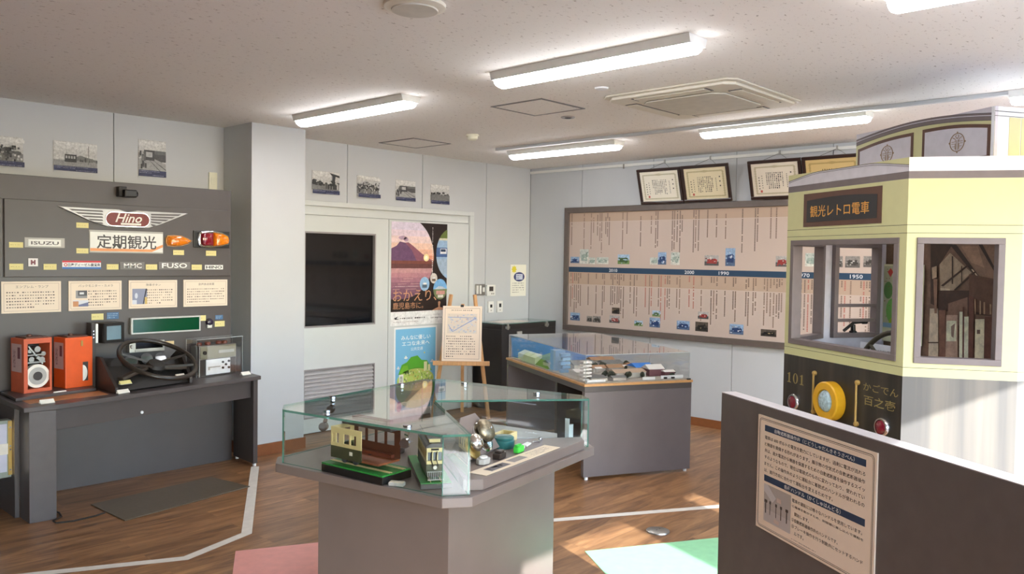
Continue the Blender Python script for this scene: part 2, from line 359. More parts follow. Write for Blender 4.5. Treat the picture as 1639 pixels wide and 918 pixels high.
b = MB(); b.box(XB - .012, XB - .001, YW, YA - .002, 0, .075); struct('baseboard_right', b, 'baseboard_wood')
b = MB(); b.box(5.76, XB - .013, YA - .012, YA - .001, 0, .075); struct('baseboard_back', b, 'baseboard_wood')
b = MB(); b.box(5.19, 5.22, YW, 5.06, HC - .022, HC - .001); struct('trim_1', b, 'wall_white')
b = MB(); b.box(XB - .022, XB - .001, YW, YA - .01, HC - .055, HC - .03); struct('trim_2', b, 'white_paint')

# door of two leaves with posters
FA_ = F((0, YA - .001, 0), (1, 0, 0), (0, 0, 1), (0, -1, 0))
b = MB(FA_); b.box(3.62, 5.745, 1.915, 1.955, .001, .05); b.box(5.69, 5.745, 0, 1.915, .001, .05); b.box(3.62, 3.66, 0, 1.915, .001, .05); b.box(3.66, 5.69, 1.84, 1.915, .001, .02)
d1 = struct('door_1', b, 'door_paint', bev=.003)
b = MB(FA_); X0, X1 = 3.80, 4.54
b.box(3.66, X0, .01, 1.835, .001, .03); b.box(X1, 4.683, .01, 1.835, .001, .03); b.box(X0, X1, .01, .13, .001, .03); b.box(X0, X1, .545, .894, .001, .03); b.box(X0, X1, 1.70, 1.835, .001, .03)
lf = b.build('door_leaf', 'door_paint', d1)
b = MB(FA_); b.rect(X0, .894, X1, 1.70, .006); b.build('window_pane', 'black_gloss', lf)
b = MB(FA_); b.frame(X0, .894, X1, 1.70, .014, .006, .034); b.build('window_frame', 'vent_grey', lf)
b = MB(FA_); b.rect(X0, .13, X1, .545, .003); b.frame(X0, .13, X1, .545, .012, .003, .034)
b.build('louver_frame', 'vent_grey', lf)
b = MB(FA_)
for k in range(12):
    z = .146 + k * .0325; b.raw([(X0 + .012, z, .030), (X1 - .012, z, .030), (X1 - .012, z + .03, .006), (X0 + .012, z + .03, .006), (X0 + .012, z - .008, .030), (X1 - .012, z - .008, .030)], [(0, 1, 2, 3), (4, 5, 1, 0)])
b.build('louver', M('louver_grey', (176, 172, 172), .4).name, lf)
b = MB(FA_); b.box(4.689, 5.688, .01, 1.835, .001, .03); b.build('side_leaf', 'door_paint', d1)

# ------------------------------------------------------------------ printed pictures
def photo_bw(b, w, h, kind, rng, strip=True):
    """an old monochrome print: b in a frame with origin at the lower left corner"""
    L = [0.0]
    def n(): L[0] += .00025; return .002 + L[0]
    def g(v): return b.col(int(v), int(v), int(v * .99))
    g(205); b.rect(0, 0, w, h, n())
    s0 = .17 * h if strip else 0
    for k in range(6): g(200 + k * 5); b.rect(0, h * (.55 + .07 * k), w, h * min(1, .62 + .07 * k), n())
    if kind == 'tram':
        g(120); b.poly([(w * .3, s0 + h * .2), (w * .6, h * .56), (w * .85, h * .48), (w, h * .42), (w, s0), (0, s0)], n())
        g(150); b.rect(0, s0, w, s0 + h * .2, n())
        g(60); b.rect(w * .25, s0 + h * .14, w * .52, s0 + h * .4, n()); g(175)
        for k in range(4): b.rect(w * (.27 + .06 * k), s0 + h * .26, w * (.31 + .06 * k), s0 + h * .35, n())
        g(50); b.rect(w * .79, s0 + h * .1, w * .8, h * .9, n()); b.rect(w * .28, s0 + h * .4, w * .285, h * .75, n())
        for k in range(14): g(rng.randint(60, 130)); x = rng.uniform(.55, .97) * w; b.rect(x, s0 + h * .17, x + w * .03, s0 + h * rng.uniform(.22, .32), n())
    elif kind == 'street':
        g(110); b.rect(w * .45, s0 + h * .3, w, h * .72, n()); g(80); b.rect(w * .55, s0 + h * .25, w, h * .62, n())
        g(165); b.poly([(0, s0), (w, s0), (w, s0 + h * .2), (w * .55, s0 + h * .33), (0, s0 + h * .3)], n())
        g(70); b.rect(w * .2, s0 + h * .27, w * .58, s0 + h * .55, n()); g(190); b.rect(w * .27, s0 + h * .36, w * .5, s0 + h * .5, n())
        g(90); b.poly([(w * .35, s0 + h * .3), (w * .37, s0 + h * .3), (w * .8, s0), (w * .76, s0)], n()); b.poly([(w * .48, s0 + h * .3), (w * .5, s0 + h * .3), (w, s0 + h * .05), (w, s0 + h * .02)], n())
        for k in range(16): g(rng.randint(50, 140)); x = rng.uniform(0, .25) * w; y = s0 + rng.uniform(.02, .4) * h; b.rect(x, y, x + w * .06, y + h * .13, n())
    else:
        dark = kind == 'dark'
        g(90 if dark else 130); b.rect(0, s0, w, s0 + h * .28, n())
        for k in range(26):
            g(rng.randint(40, 110)); x = rng.uniform(0, .95) * w; y = s0 + h * rng.uniform(.2, .42); r = w * rng.uniform(.03, .08); b.poly(ell(x, y, min(r, w - x, x + .001) + .001, r * .7, 8), n())
        if kind == 'crowd':
            for k in range(70): g(rng.choice([30, 60, 90, 180, 210])); x = rng.uniform(0, .95) * w; y = s0 + h * rng.uniform(.0, .5); b.rect(x, y, x + w * .04, y + h * .07, n())
            g(225); b.poly([(0, h), (w, h * .9), (w, h * .8), (w * .5, h * .78), (0, h * .92)], n())
        if kind == 'arch':
            g(50); b.poly([(w * .62, h * .95), (w, h * .85), (w, h * .75), (w * .85, h * .8), (w * .8, s0 + h * .2), (w * .72, s0 + h * .2), (w * .74, h * .8)], n())
            for k in range(12): g(rng.choice([40, 70, 200])); x = rng.uniform(.45, .95) * w; b.rect(x, s0 + h * .05, x + w * .04, s0 + h * rng.uniform(.2, .35), n())
        if kind == 'dark': g(120); b.rect(0, s0, w, s0 + h * .3, n())
    if strip:
        b.col(44, 50, 88); b.rect(0, 0, w, s0, n()); b.col(170, 172, 190); m = n()
        dashes(b, w * .03, s0 * .45, w * .8, s0 * .95, 2, m, rng); dashes(b, w * .5, s0 * .08, w * .97, s0 * .35, 1, m, rng, last=1)
    return L[0]
def wall_print(name, fr, x0, y0, x1, y1, kind, label, cat, group, seed, strip=True, mat='print_photo'):
    f2 = F(fr.p(x0, y0, 0), fr.u, fr.v, fr.n); b = MB(f2); w, h = x1 - x0, y1 - y0
    b.col(225, 222, 215); b.box(0, w, 0, h, .0005, .0018); photo_bw(b, w, h, kind, random.Random(seed), strip)
    return tag(b.build(name, mat), label, cat, group)
G1 = 'old monochrome photographs above the display board'; G2 = 'old monochrome photographs above the door'
wall_print('photograph', FA_, 1.45, 2.035, 1.733, 2.225, 'crowd', 'old photo at the left picture edge showing dark trees by tracks', 'photograph', G1, 1)
wall_print('photograph', FA_, 1.911, 2.037, 2.185, 2.233, 'tram', 'wide old photo of a tram car beside a tall pole', 'photograph', G1, 2)
wall_print('photograph', FA_, 2.463, 2.045, 2.659, 2.305, 'street', 'upright old photo of a street with tram rails above the board', 'photograph', G1, 3)
wall_print('photograph', FA_, 3.892, 2.02, 4.162, 2.211, 'arch', 'old photo with dark arch nearest the column above the door', 'photograph', G2, 4)
wall_print('photograph', FA_, 4.35, 2.018, 4.591, 2.208, 'crowd', 'old photo of a crowd under eaves above the door', 'photograph', G2, 5)
wall_print('photograph', FA_, 4.782, 2.016, 5.015, 2.205, 'street', 'old photo of a street car among trees, third above the door', 'photograph', G2, 6)
wall_print('photograph', FA_, 5.206, 2.012, 5.443, 2.197, 'dark', 'darkest old photo, furthest right above the door', 'photograph', G2, 8)

# sunset poster on the side leaf
FD = F((0, YA - .032, 0), (1, 0, 0), (0, 0, 1), (0, -1, 0))
def poster_sunset():
    X, Z, W, Hh = 4.714, .865, .685, .955
    b = MB(F(FD.p(X, Z, 0), FD.u, FD.v, FD.n)); L = [0.001]
    def n(): L[0] += .0003; return L[0]
    b.col(238, 238, 236); b.box(0, W, 0, Hh, .0004, .001)
    y0 = .135 * Hh; b.col(38, 28, 26); b.rect(0, y0, W, Hh, n())
    cx, cy, r = .19 * W, .66 * Hh, .385
    def clipc(pts):     # keep points inside sheet
        return [(min(max(a, 0), W), min(max(c, y0), Hh)) for a, c in pts]
    def band(ya, yb, c):
        pts = []
        for k in range(13):
            y = ya + (yb - ya) * k / 12; dx = math.sqrt(max(0, r * r * 1.0 - ((y - cy) / 1.0) ** 2)); pts.append((cx + dx, y))
        b.col(c); b.poly(clipc([(0, ya)] + pts + [(0, yb)]), m)
    m = n(); lo, hi = cy - r, min(Hh, cy + r)
    cols = [(120, 84, 108), (132, 92, 112), (150, 104, 122), (168, 118, 132), (186, 134, 142), (196, 150, 152), (104, 64, 62), (128, 76, 66), (222, 150, 118), (236, 184, 158), (240, 204, 184), (236, 210, 206), (228, 208, 218), (220, 208, 224)]
    ys = [lo + (hi - lo) * t for t in (0, .08, .15, .22, .28, .34, .40, .46, .5, .57, .65, .73, .82, .9, 1)]
    for k in range(14): band(ys[k], ys[k + 1], cols[k])
    m = n(); zb = lo + (hi - lo) * .5
    b.col(110, 78, 110); b.poly([(0, zb), (0, zb + .11), (.06, zb + .135), (.10, zb + .175), (.16, zb + .165), (.20, zb + .17), (.27, zb + .13), (.36, zb + .07), (.46, zb + .02), (.5, zb)], m)
    m = n(); b.col(146, 92, 108); b.poly([(.16, zb + .165), (.20, zb + .17), (.27, zb + .13), (.36, zb + .07), (.46, zb + .02), (.5, zb), (.3, zb), (.24, zb + .1)], m)
    m = n(); b.col(255, 230, 170); b.poly(ell(.42, zb + .03, .035, .035, 16), m); m = n(); b.col(255, 250, 225); b.poly(ell(.42, zb + .03, .018, .018, 14), m)
    m = n(); b.col(190, 160, 180); b.poly(ell(.13, zb + .21, .05, .018, 12), m); b.poly(ell(.17, zb + .195, .03, .02, 12), m)
    m = n(); b.col(224, 180, 170)
    for k in range(8): b.rect(.02 + .03 * k, lo + .09 + .024 * (k % 5), .1 + .04 * k, lo + .093 + .024 * (k % 5), m)
    # right circle with pictures
    m = n(); c2x, c2y, r2 = W * 1.1, .70 * Hh, .21
    P = [(min(a, W), min(c, Hh)) for a, c in ell(c2x, c2y, r2, .25, 40)]
    b.col(150, 180, 210); b.poly(P, m)
    def arcrect(ya, yb, c):
        pts = []
        for k in range(9):
            y = ya + (yb - ya) * k / 8; dx = r2 * math.sqrt(max(0, 1 - ((y - c2y) / .25) ** 2)); pts.append((min(W, c2x - dx), y))
        b.col(c); b.poly(pts + [(W, yb), (W, ya)], m)
    m = n(); arcrect(c2y + .15, min(Hh, c2y + .235), (104, 120, 60)); arcrect(c2y + .13, c2y + .15, (210, 206, 180)); arcrect(c2y - .03, c2y + .06, (70, 100, 150)); arcrect(c2y - .2, c2y - .05, (160, 180, 200))
    m = n(); b.col(230, 232, 236); b.rect(W - .09, c2y - .0, W - .01, c2y + .05, m); b.col(40, 60, 90); m = n(); b.rect(W - .085, c2y + .02, W - .02, c2y + .045, m)
    for (x, y, rr, c, d) in ((.585, .40, .06, (150, 190, 224), (90, 110, 130)), (.75, .455, .045, (214, 206, 196), (120, 100, 84))):
        m = n(); b.col(c); b.poly(ell(x * W, y * Hh, rr, rr * 1.1), m); m = n(); b.col(d); b.rect(x * W - rr * .5, y * Hh - rr * .6, x * W + rr * .5, y * Hh - rr * .1, m); b.col(235, 235, 235); m = n(); b.rect(x * W - rr * .3, y * Hh - rr * .1, x * W + rr * .4, y * Hh + rr * .2, m)
    m = n(); rr = .088; x, y = .87 * W, .345 * Hh
    P = ell(x, y, rr, rr * 1.12); b.col(120, 178, 226); b.poly(P, m)
    m = n(); b.col(120, 132, 92); b.poly(ell(x, y, rr, rr * 1.12, 20, math.pi, 2 * math.pi), m); b.col(190, 200, 214); b.poly([(x - rr * .8, y), (x - .02, y + .03), (x + .03, y + .025), (x + rr * .9, y)], m)
    m = n(); b.col(206, 150, 140); b.rect(x - .05, y - .05, x + .06, y - .015, m); b.col(225, 220, 210); b.rect(x - .03, y - .08, x + .04, y - .055, m)
    m = n(); b.col(214, 160, 120); b.text('おかえり、', .03 * W, .235 * Hh, .80 * W, .345 * Hh, m); b.text('鹿児島市に。', .03 * W, .16 * Hh, .56 * W, .225 * Hh, m)
    b.col(196, 146, 116); b.poly([(.72 * W, y0 + .001), (.80 * W, y0 + .022), (.84 * W, y0 + .03), (.835 * W, y0 + .055)] + ell(.855 * W, y0 + .07, .016, .016, 10, math.pi * 1.2, -math.pi * .2) + [(.87 * W, y0 + .055), (.87 * W, y0 + .03), (.92 * W, y0 + .022), (.99 * W, y0 + .001)], m)
    b.col(230, 225, 220); rng = random.Random(3)
    dashes(b, .705 * W, .46 * Hh, .735 * W, .96 * Hh, 1, m, rng, vert=True)
    dashes(b, .03 * W, .372 * Hh, .48 * W, .385 * Hh, 1, m, rng, last=1)
    b.col(40, 40, 42); b.poly([(.05 * W, .075 * Hh), (.12 * W, .09 * Hh), (.09 * W, .07 * Hh), (.14 * W, .065 * Hh), (.07 * W, .06 * Hh)], m)
    dashes(b, .15 * W, .055 * Hh, .65 * W, .085 * Hh, 1, m, rng, last=1); b.col(120, 60, 60); dashes(b, .04 * W, .03 * Hh, .5 * W, .042 * Hh, 1, m, rng, last=1)
    b.col(90, 90, 92); dashes(b, .7 * W, .05 * Hh, .93 * W, .075 * Hh, 1, m, rng, last=1); dashes(b, .74 * W, .09 * Hh, .9 * W, .1 * Hh, 1, m, rng, last=1)
    return tag(b.build('poster', 'print_poster'), 'dark poster of a volcano at sunset on the upper door leaf', 'poster')
poster_sunset()
def poster_green():
    X, Z, W, Hh = 4.757, .06, .525, .79
    b = MB(F(FD.p(X, Z, 0), FD.u, FD.v, FD.n)); L = [0.001]; rng = random.Random(5)
    def n(): L[0] += .0003; return L[0]
    b.col(240, 242, 242); b.box(0, W, 0, Hh, .0004, .001); b.col(126, 192, 228); b.rect(.018, .018, W - .018, Hh - .018, n())
    m = n(); b.col(250, 252, 252); b.text('みんなに優しい', .16 * W, .845 * Hh, .84 * W, .9 * Hh, m, weight=.01); b.text('エコな未来へ', .18 * W, .775 * Hh, .82 * W, .83 * Hh, m, weight=.01); b.text('公共交通', .38 * W, .715 * Hh, .66 * W, .755 * Hh, m)
    for x, y, w in ((.27, .635, .05), (.1, .52, .04), (.89, .565, .06)): b.poly(ell(x * W, y * Hh, w * W * .8, .009, 12), m); b.poly(ell(x * W, y * Hh + .008, w * W * .4, .012, 12), m)
    b.col(240, 220, 90); b.poly(ell(.70 * W, .68 * Hh, .008, .008, 10), m)
    cx, cy = .5 * W, .33 * Hh
    m = n(); b.col(54, 150, 60); b.poly(ell(cx, cy - .05, .24, .19), m)
    b.col(92, 172, 52); b.poly([(cx - .21, cy + .09), (cx - .17, cy + .18), (cx - .11, cy + .2), (cx - .06, cy + .245), (cx + .02, cy + .255), (cx + .07, cy + .21), (cx + .14, cy + .2), (cx + .2, cy + .1)], m)
    m = n(); b.col(122, 190, 52); b.poly([(cx - .2, cy + .1), (cx - .15, cy + .17), (cx - .1, cy + .17), (cx - .08, cy + .1)], m)
    b.col(190, 214, 110); b.poly(ell(cx, cy + .03, .225, .105), m); m = n()
    for k in range(110):
        a = rng.uniform(0, 6.28); r = rng.uniform(0, .95) ** .5; x = cx + .2 * r * math.cos(a); y = cy + .03 + .09 * r * math.sin(a)
        b.col(rng.choice([(230, 232, 150), (140, 176, 70), (240, 240, 214), (120, 150, 80), (206, 190, 100)])); b.rect(x, y, x + .012, y + .014, m)
    b.col(236, 236, 180); b.rect(cx + .1, cy + .1, cx + .14, cy + .19, m); b.rect(cx + .15, cy + .1, cx + .18, cy + .16, m); b.col(250, 250, 240); b.rect(cx - .2, cy - .0, cx - .15, cy + .09, m); b.col(170, 180, 150)
    m = n()
    for k in range(5): b.rect(cx - .19, cy + .008 + k * .015, cx - .16, cy + .014 + k * .015, m)
    b.col(176, 120, 170); b.poly(ell(.12 * W, .07 * Hh, .03, .05), m)
    return tag(b.build('poster', 'print_gloss'), 'light blue poster with green island town below the sunset poster', 'poster')
poster_green()

# ------------------------------------------------------------------ small wall fittings on the back wall
def plate(name, x0, z0, x1, z1, label, cat, color, inner, depth=.012, group=None):
    t = thing(name, label, cat, ((x0 + x1) / 2, YA - .002, z0), group)
    b = MB(FA_); b.box(x0, x1, z0, z1, .001, depth); b.build('plate' if cat == 'switch' else 'casing', color, t, bev=.002)
    for nm, u0, v0, u1, v1, mt in inner:
        b = MB(FA_); w, h = x1 - x0, z1 - z0; b.box(x0 + u0 * w, x0 + u1 * w, z0 + v0 * h, z0 + v1 * h, depth + .0005, depth + .003); b.build(nm, mt, t)
    return t
plate('switch_plate', 5.815, 1.121, 5.955, 1.235, 'steel light switch plate beside the door frame', 'switch', 'steel', [('rocker', .08, .12, .27, .88, 'white_paint'), ('rocker', .38, .12, .57, .88, 'white_paint'), ('rocker', .7, .3, .9, .7, 'white_paint')])
plate('switch_plate', 2.985, 1.985, 3.05, 2.115, 'ivory blank wall plate above right end of display board', 'switch', 'ivory', [('rocker', .25, .3, .75, .7, 'ivory')])
plate('socket_plate', 5.85, .88, 5.915, .985, 'small steel plate half hidden behind the easel top', 'switch', 'steel', [('rocker', .25, .2, .75, .8, 'grey_plastic')])
plate('thermostat', 5.972, 1.115, 6.092, 1.225, 'white thermostat with dark display next to the steel switches', 'thermostat', 'white_paint', [('display', .25, .42, .72, .85, 'charcoal_dark'), ('button', .5, .12, .62, .25, 'grey_plastic'), ('button', .72, .12, .84, .25, 'grey_plastic')], .02)
plate('control_unit', 5.995, .94, 6.072, 1.056, 'left of two small white wall controls above the black cabinet', 'control', 'white_paint', [('display', .3, .45, .68, .72, 'black'), ('button', .4, .15, .6, .25, 'grey_plastic')], .02, 'small white wall controls')
plate('control_unit', 6.127, .94, 6.207, 1.056, 'right of two small white wall controls above the black cabinet', 'control', 'white_paint', [('display', .3, .45, .68, .78, 'black'), ('button', .4, .15, .6, .25, 'grey_plastic')], .02, 'small white wall controls')
b = MB(F(FA_.p(6.337, 1.10, 0), FA_.u, FA_.v, FA_.n)); W, Hh = .245, .335
b.col(236, 234, 220); b.box(0, W, 0, Hh, .0005, .0015); b.col(228, 214, 60); b.poly([(.055 + (.045 if k % 2 == 0 else .028) * math.cos(k * math.pi / 8), .285 + (.045 if k % 2 == 0 else .028) * math.sin(k * math.pi / 8)) for k in range(16)], .002)
b.col(50, 60, 110); b.poly(ell(.135, .205, .085, .05), .002); b.col(200, 206, 220); b.rect(.085, .175, .19, .235, .0023); b.col(70, 80, 125)
dashes(b, .09, .18, .185, .23, 2, .0026, random.Random(2), last=1); b.col(120, 120, 120); dashes(b, .03, .03, .22, .15, 5, .002, random.Random(4))
tag(b.build('notice', 'print_matte'), 'white notice sheet with yellow star and blue oval', 'notice')

# ------------------------------------------------------------------ ceiling things
def light(x, y, label):
    t = thing('ceiling_light', label, 'ceiling light', (x, y, HC), 'fluorescent batten lights')
    fr = F((x, y, HC), (1, 0, 0), (0, 0, 1), (0, 1, 0)); b = MB(fr); b.prism([(-.075, -.001), (.075, -.001), (.062, -.04), (-.062, -.04)], -.59, .59); b.build('housing', 'white_paint', t)
    b = MB(fr); pts = [(.058 * math.cos(a), -.042 + .034 * math.sin(a)) for a in [math.pi + math.pi * i / 12 for i in range(13)]]
    rings = [(-.592, .3), (-.585, .8), (-.57, 1), (.57, 1), (.585, .8), (.592, .3)]
    vs = [(p[0] * s, -.042 + (p[1] + .042) * s, n) for n, s in rings for p in pts]; k = len(pts); fs = []
    for j in range(len(rings) - 1):
        for i in range(k - 1): fs.append((j * k + i, j * k + i + 1, (j + 1) * k + i + 1, (j + 1) * k + i))
        fs.append((j * k + k - 1, j * k, (j + 1) * k, (j + 1) * k + k - 1))
    fs += [tuple(range(k)), tuple(range((len(rings) - 1) * k, len(rings) * k))]
    b.raw(vs, fs); b.build('diffuser', 'tube', t)
    return t
light(3.13, 2.44, 'lit batten light over the glass case, largest fully visible one')
light(3.197, 4.417, 'lit batten light nearest the white column')
light(5.459, 4.517, 'lit batten light near the corner over the model town case')
light(5.336, 2.507, 'lit batten light before the hanging certificates')
light(3.07, .454, 'lit batten light cut off by the top right picture edge')
light(5.25, .53, 'lit batten light behind the tram roof at the right edge')
def hatch(x0, y0, x1, y1, label):
    t = thing('ceiling_hatch', label, 'hatch', ((x0 + x1) / 2, (y0 + y1) / 2, HC), 'square ceiling access hatches')
    fr = F((0, 0, HC), (1, 0, 0), (0, 1, 0), (0, 0, -1))
    b = MB(fr); b.frame(x0, y0, x1, y1, .016, .0005, .005); b.build('frame', M('hatch_grey', (112, 108, 104), .5).name, t)
    b = MB(fr); b.box(x0 + .0165, x1 - .0165, y0 + .0165, y1 - .0165, .0005, .003); b.build('cover', 'ceiling_board', t)
hatch(3.745, 3.27, 4.17, 3.70, 'square ceiling hatch between the long light and air conditioner')
hatch(4.34, 5.16, 4.755, 5.615, 'square ceiling hatch nearest the back wall over the door')
def cassette():
    x0, x1, y0, y1 = 3.92, 4.78, 2.09, 2.98
    t = thing('air_conditioner', 'square cream ceiling cassette air conditioner', 'air conditioner', (4.35, 2.535, HC))
    fr = F((4.35, 2.535, HC), (1, 0, 0), (0, 1, 0), (0, 0, -1)); a = .435; M('ac_cream', (222, 216, 200), .5, noise=.01)
    def sq(r, c): return [(r - c, -r), (r, -r + c), (r, r - c), (r - c, r), (-r + c, r), (-r, r - c), (-r, -r + c), (-r + c, -r)]
    b = MB(fr); b.prism(sq(a, .05), .001, .012); b.prism(sq(a - .025, .05), .012, .03); b.build('panel', 'ac_cream', t, bev=.006)
    b = MB(fr); b.prism(sq(.27, .06), .031, .04); b.build('intake_grille', 'grey_ac' if 'grey_ac' in MATS else M('grey_ac', (206, 202, 190), .6).name, t, bev=.004)
    for k in range(4):
        c, s = math.cos(k * math.pi / 2), math.sin(k * math.pi / 2)
        f3 = F(fr.o, (c, s, 0), (-s, c, 0), (0, 0, -1)); b = MB(f3); b.box(-.23, .23, .305, .375, .031, .036); fl = b.build('air_flap', 'ac_cream', t, bev=.003)
        b = MB(f3); b.box(-.245, -.232, .30, .38, .030, .0325); b.box(.232, .245, .30, .38, .030, .0325); b.box(-.23, .23, .298, .303, .030, .0325); b.build('slot', 'charcoal', fl)
cassette()
t = thing('ceiling_speaker', 'round flat cream ceiling cover at the top picture edge', 'speaker', (2.06, 2.45, HC)); b = MB(); b.lathe([(.12, 0), (.118, .012), (.095, .02)], (2.06, 2.45, HC - .001), (0, 0, -1), 36); b.build('rim', 'ac_cream', t, True)
b = MB(); b.lathe([(.09, .0205), (.088, .026), (.02, .03)], (2.06, 2.45, HC), (0, 0, -1), 36); b.build('grille', 'grey_ac', t, True)
t = thing('smoke_detector', 'small white dome smoke detector by the corner', 'smoke detector', (4.51, 4.65, HC)); b = MB(); b.lathe([(.05, .0), (.05, .014)], (4.51, 4.65, HC - .001), (0, 0, -1)); b.build('base', 'ivory', t, True)
b = MB(); b.lathe([(.042, .015), (.04, .035), (.028, .045), (.01, .047)], (4.51, 4.65, HC), (0, 0, -1)); b.build('dome', 'ivory', t, True)
t = thing('ceiling_sensor', 'tiny dark recessed ceiling fitting beside the middle hatch', 'sensor', (4.352, 3.56, HC)); b = MB(); b.lathe([(.05, 0), (.046, .006)], (4.352, 3.56, HC - .001), (0, 0, -1)); b.build('rim', 'vent_grey', t, True); b = MB(); b.lathe([(.026, .0065), (.015, .012)], (4.352, 3.56, HC), (0, 0, -1)); b.build('lens', 'black', t, True)
b = MB(); b.lathe([(.04, 0), (.036, .008), (.0, .01)], (3.728, 2.81, HC - .001), (0, 0, -1)); tag(b.build('ceiling_disc', 'bright_white', None, True), 'small round white ceiling disc left of the air conditioner', 'ceiling fitting')

# ------------------------------------------------------------------ left display unit: board, desk
BY = 5.58; RY = 5.562
FB = F((0, RY - .001, 0), (1, 0, 0), (0, 0, 1), (0, -1, 0))
t = thing('display_board', 'tall charcoal display board with brand emblems behind the desk', 'display board', (1.9, BY, 0))
b = MB(); b.box(.7, 2.983, BY, 5.90, 0, 1.96); b.build('backboard', 'charcoal', t, bev=.003)
b = MB(); b.box(1.523, 2.974, RY, BY - .0005, 1.342, 1.812); b.build('raised_panel', 'charcoal', t, bev=.003)
b = MB(); b.box(.74, 1.515, RY, BY - .0005, 1.342, 1.812); b.build('raised_panel', 'charcoal', t, bev=.003)
def bd(box, zw, x, y, yy=RY):
    q = at(*zc(box, zw)(x, y), 1, yy); return q.x, q.z
A_ = ((0, 270, 210, 410), 1377); B_ = ((190, 290, 400, 440), 1285); C_ = ((0, 400, 210, 530), 1483); D_ = ((190, 400, 400, 530), 1483)
def brect(bx, x0, y0, x1, y1, yy=RY):
    a = bd(*bx, x0, y0, yy); c = bd(*bx, x1, y1, yy); return a[0], c[1], c[0], a[1]      # x0 z0 x1 z1
G3 = 'yellow caption labels on the display board'
def caption(bx, r, label, yy=RY):
    x0, z0, x1, z1 = brect(bx, *r, yy); b = MB(F((0, yy - .001, 0), (1, 0, 0), (0, 0, 1), (0, -1, 0)))
    b.col(226, 214, 148); b.box(x0, x1, z0, z1, 0, .002); b.col(150, 130, 80); dashes(b, x0 + .008, z0 + (z1 - z0) * .38, x1 - .008, z0 + (z1 - z0) * .62, 1, .0023, random.Random(1), last=.9)
    return tag(b.build('caption_label', 'print_matte'), label, 'label', G3)
caption(A_, (93, 767, 242, 828), 'yellow caption label left of the white four-letter name plate')
caption(A_, (800, 562, 928, 622), 'yellow caption label under the left wing of the emblem')
caption(A_, (800, 832, 926, 888), 'yellow caption label left of the large kanji plate')
caption(B_, (532, 672, 638, 722), 'yellow caption label under the amber marker lamp')
caption(B_, (853, 678, 953, 730), 'yellow caption label under the red and amber tail lamp')
caption(B_, (263, 812, 375, 865), 'yellow caption label between the two silver lettered badges')
caption(B_, (713, 815, 813, 867), 'yellow caption label between silver badge and boxed name badge')
caption(C_, (103, 153, 262, 222), 'yellow caption label left of the tiny square logo sticker')
caption(C_, (492, 155, 638, 222), 'yellow caption label right of the tiny square logo sticker')
caption(C_, (1203, 158, 1337, 220), 'yellow caption label right of the red, white and blue strip')
caption(C_, (1032, 720, 1168, 785), 'pale yellow caption label above the small monitor', BY)
caption(D_, (903, 738, 983, 797), 'yellow caption label touching the green sign at its right', BY)
caption(D_, (1085, 803, 1195, 860), 'yellow caption label right of the dark dome', BY)
def card(bx, r, label, rows=3):
    x0, z0, x1, z1 = brect(bx, *r, BY); b = MB(F((0, BY - .001, 0), (1, 0, 0), (0, 0, 1), (0, -1, 0))); b.col(72, 110, 150); b.box(x0, x1, z0, z1, 0, .002)
    b.col(190, 210, 228); dashes(b, x0 + .005, z0 + .004, x1 - .005, z1 - .004, rows, .0023, random.Random(9), last=.8); return tag(b.build('note_label', 'print_matte'), label, 'label', 'small blue note labels')
card(C_, (1205, 705, 1340, 775), 'small blue note label above the monitor, beside a pale caption')
card(D_, (1090, 735, 1175, 780), 'small blue note label above the yellow caption by the dome')

# winged emblem
def wing():
    P = lambda x, y: bd((0, 180, 410, 410), 1636, x, y, RY - .02)
    t = thing('winged_emblem', 'silver winged car emblem with red oval centre', 'emblem', (2.25, RY, 1.7))
    fr = F((0, RY - .002, 0), (1, 0, 0), (0, 0, 1), (0, -1, 0))
    out = [(372, 596), (640, 612), (760, 617), (820, 636), (880, 625), (1000, 632), (1205, 645), (1150, 668), (1090, 692), (1020, 718), (950, 738), (830, 732), (816, 737), (800, 731), (690, 728), (620, 706), (560, 684), (500, 655), (440, 628)]
    b = MB(fr); b.prism([P(*q) for q in reversed(out)], .0, .014); w = b.build('wings', M('wing_silver', (168, 166, 164), .35, metal=.6).name, t, bev=.003)
    for k in range(5):      # feather grooves, left and right
        y0 = 622 + k * 19
        b = MB(fr); b.poly([P(*q) for q in [(440 + k * 40, 613 + k * 21), (655, y0 + 3), (662, y0 + 13), (462 + k * 40, 625 + k * 21)]], .0146); b.build('feather_groove', 'charcoal', w)
        b = MB(fr); b.poly([P(*q) for q in [(964, y0 + 24 - k * 3), (1160 - k * 40, 650 + k * 17), (1140 - k * 40, 660 + k * 17), (968, y0 + 34 - k * 3)]], .0146); b.build('feather_groove', 'charcoal', w)
    cx, cz = P(818, 683); l, _ = P(675, 683); rr = (cx - l); h = P(818, 637)[1] - cz
    def capsule(f, n=14):
        hh = h * f; dx = rr * (1 if f > .95 else .965) - hh * .95
        return [(cx + dx + hh * math.cos(a), cz + hh * math.sin(a)) for a in [-math.pi / 2 + math.pi * i / n for i in range(n + 1)]] + [(cx - dx + hh * math.cos(a), cz + hh * math.sin(a)) for a in [math.pi / 2 + math.pi * i / n for i in range(n + 1)]]
    b = MB(fr); b.prism(capsule(1.05), .014, .019); b.build('oval_rim', 'chrome', t, bev=.002)
    b = MB(fr); b.prism(capsule(.9), .0192, .022); o = b.build('oval', M('enamel_red', (120, 40, 32), .4, noise=.15, scale=60).name, t, bev=.002)
    a = P(735, 705); c = P(905, 650); b = MB(fr); b.text('Hino', a[0], a[1] + .006, c[0], c[1], .0226, shear=.35, weight=.012); a = P(770, 716); c = P(900, 709); b.rect(a[0], a[1], c[0], c[1], .0226)
    b.build('lettering', 'paper', o)
wing()
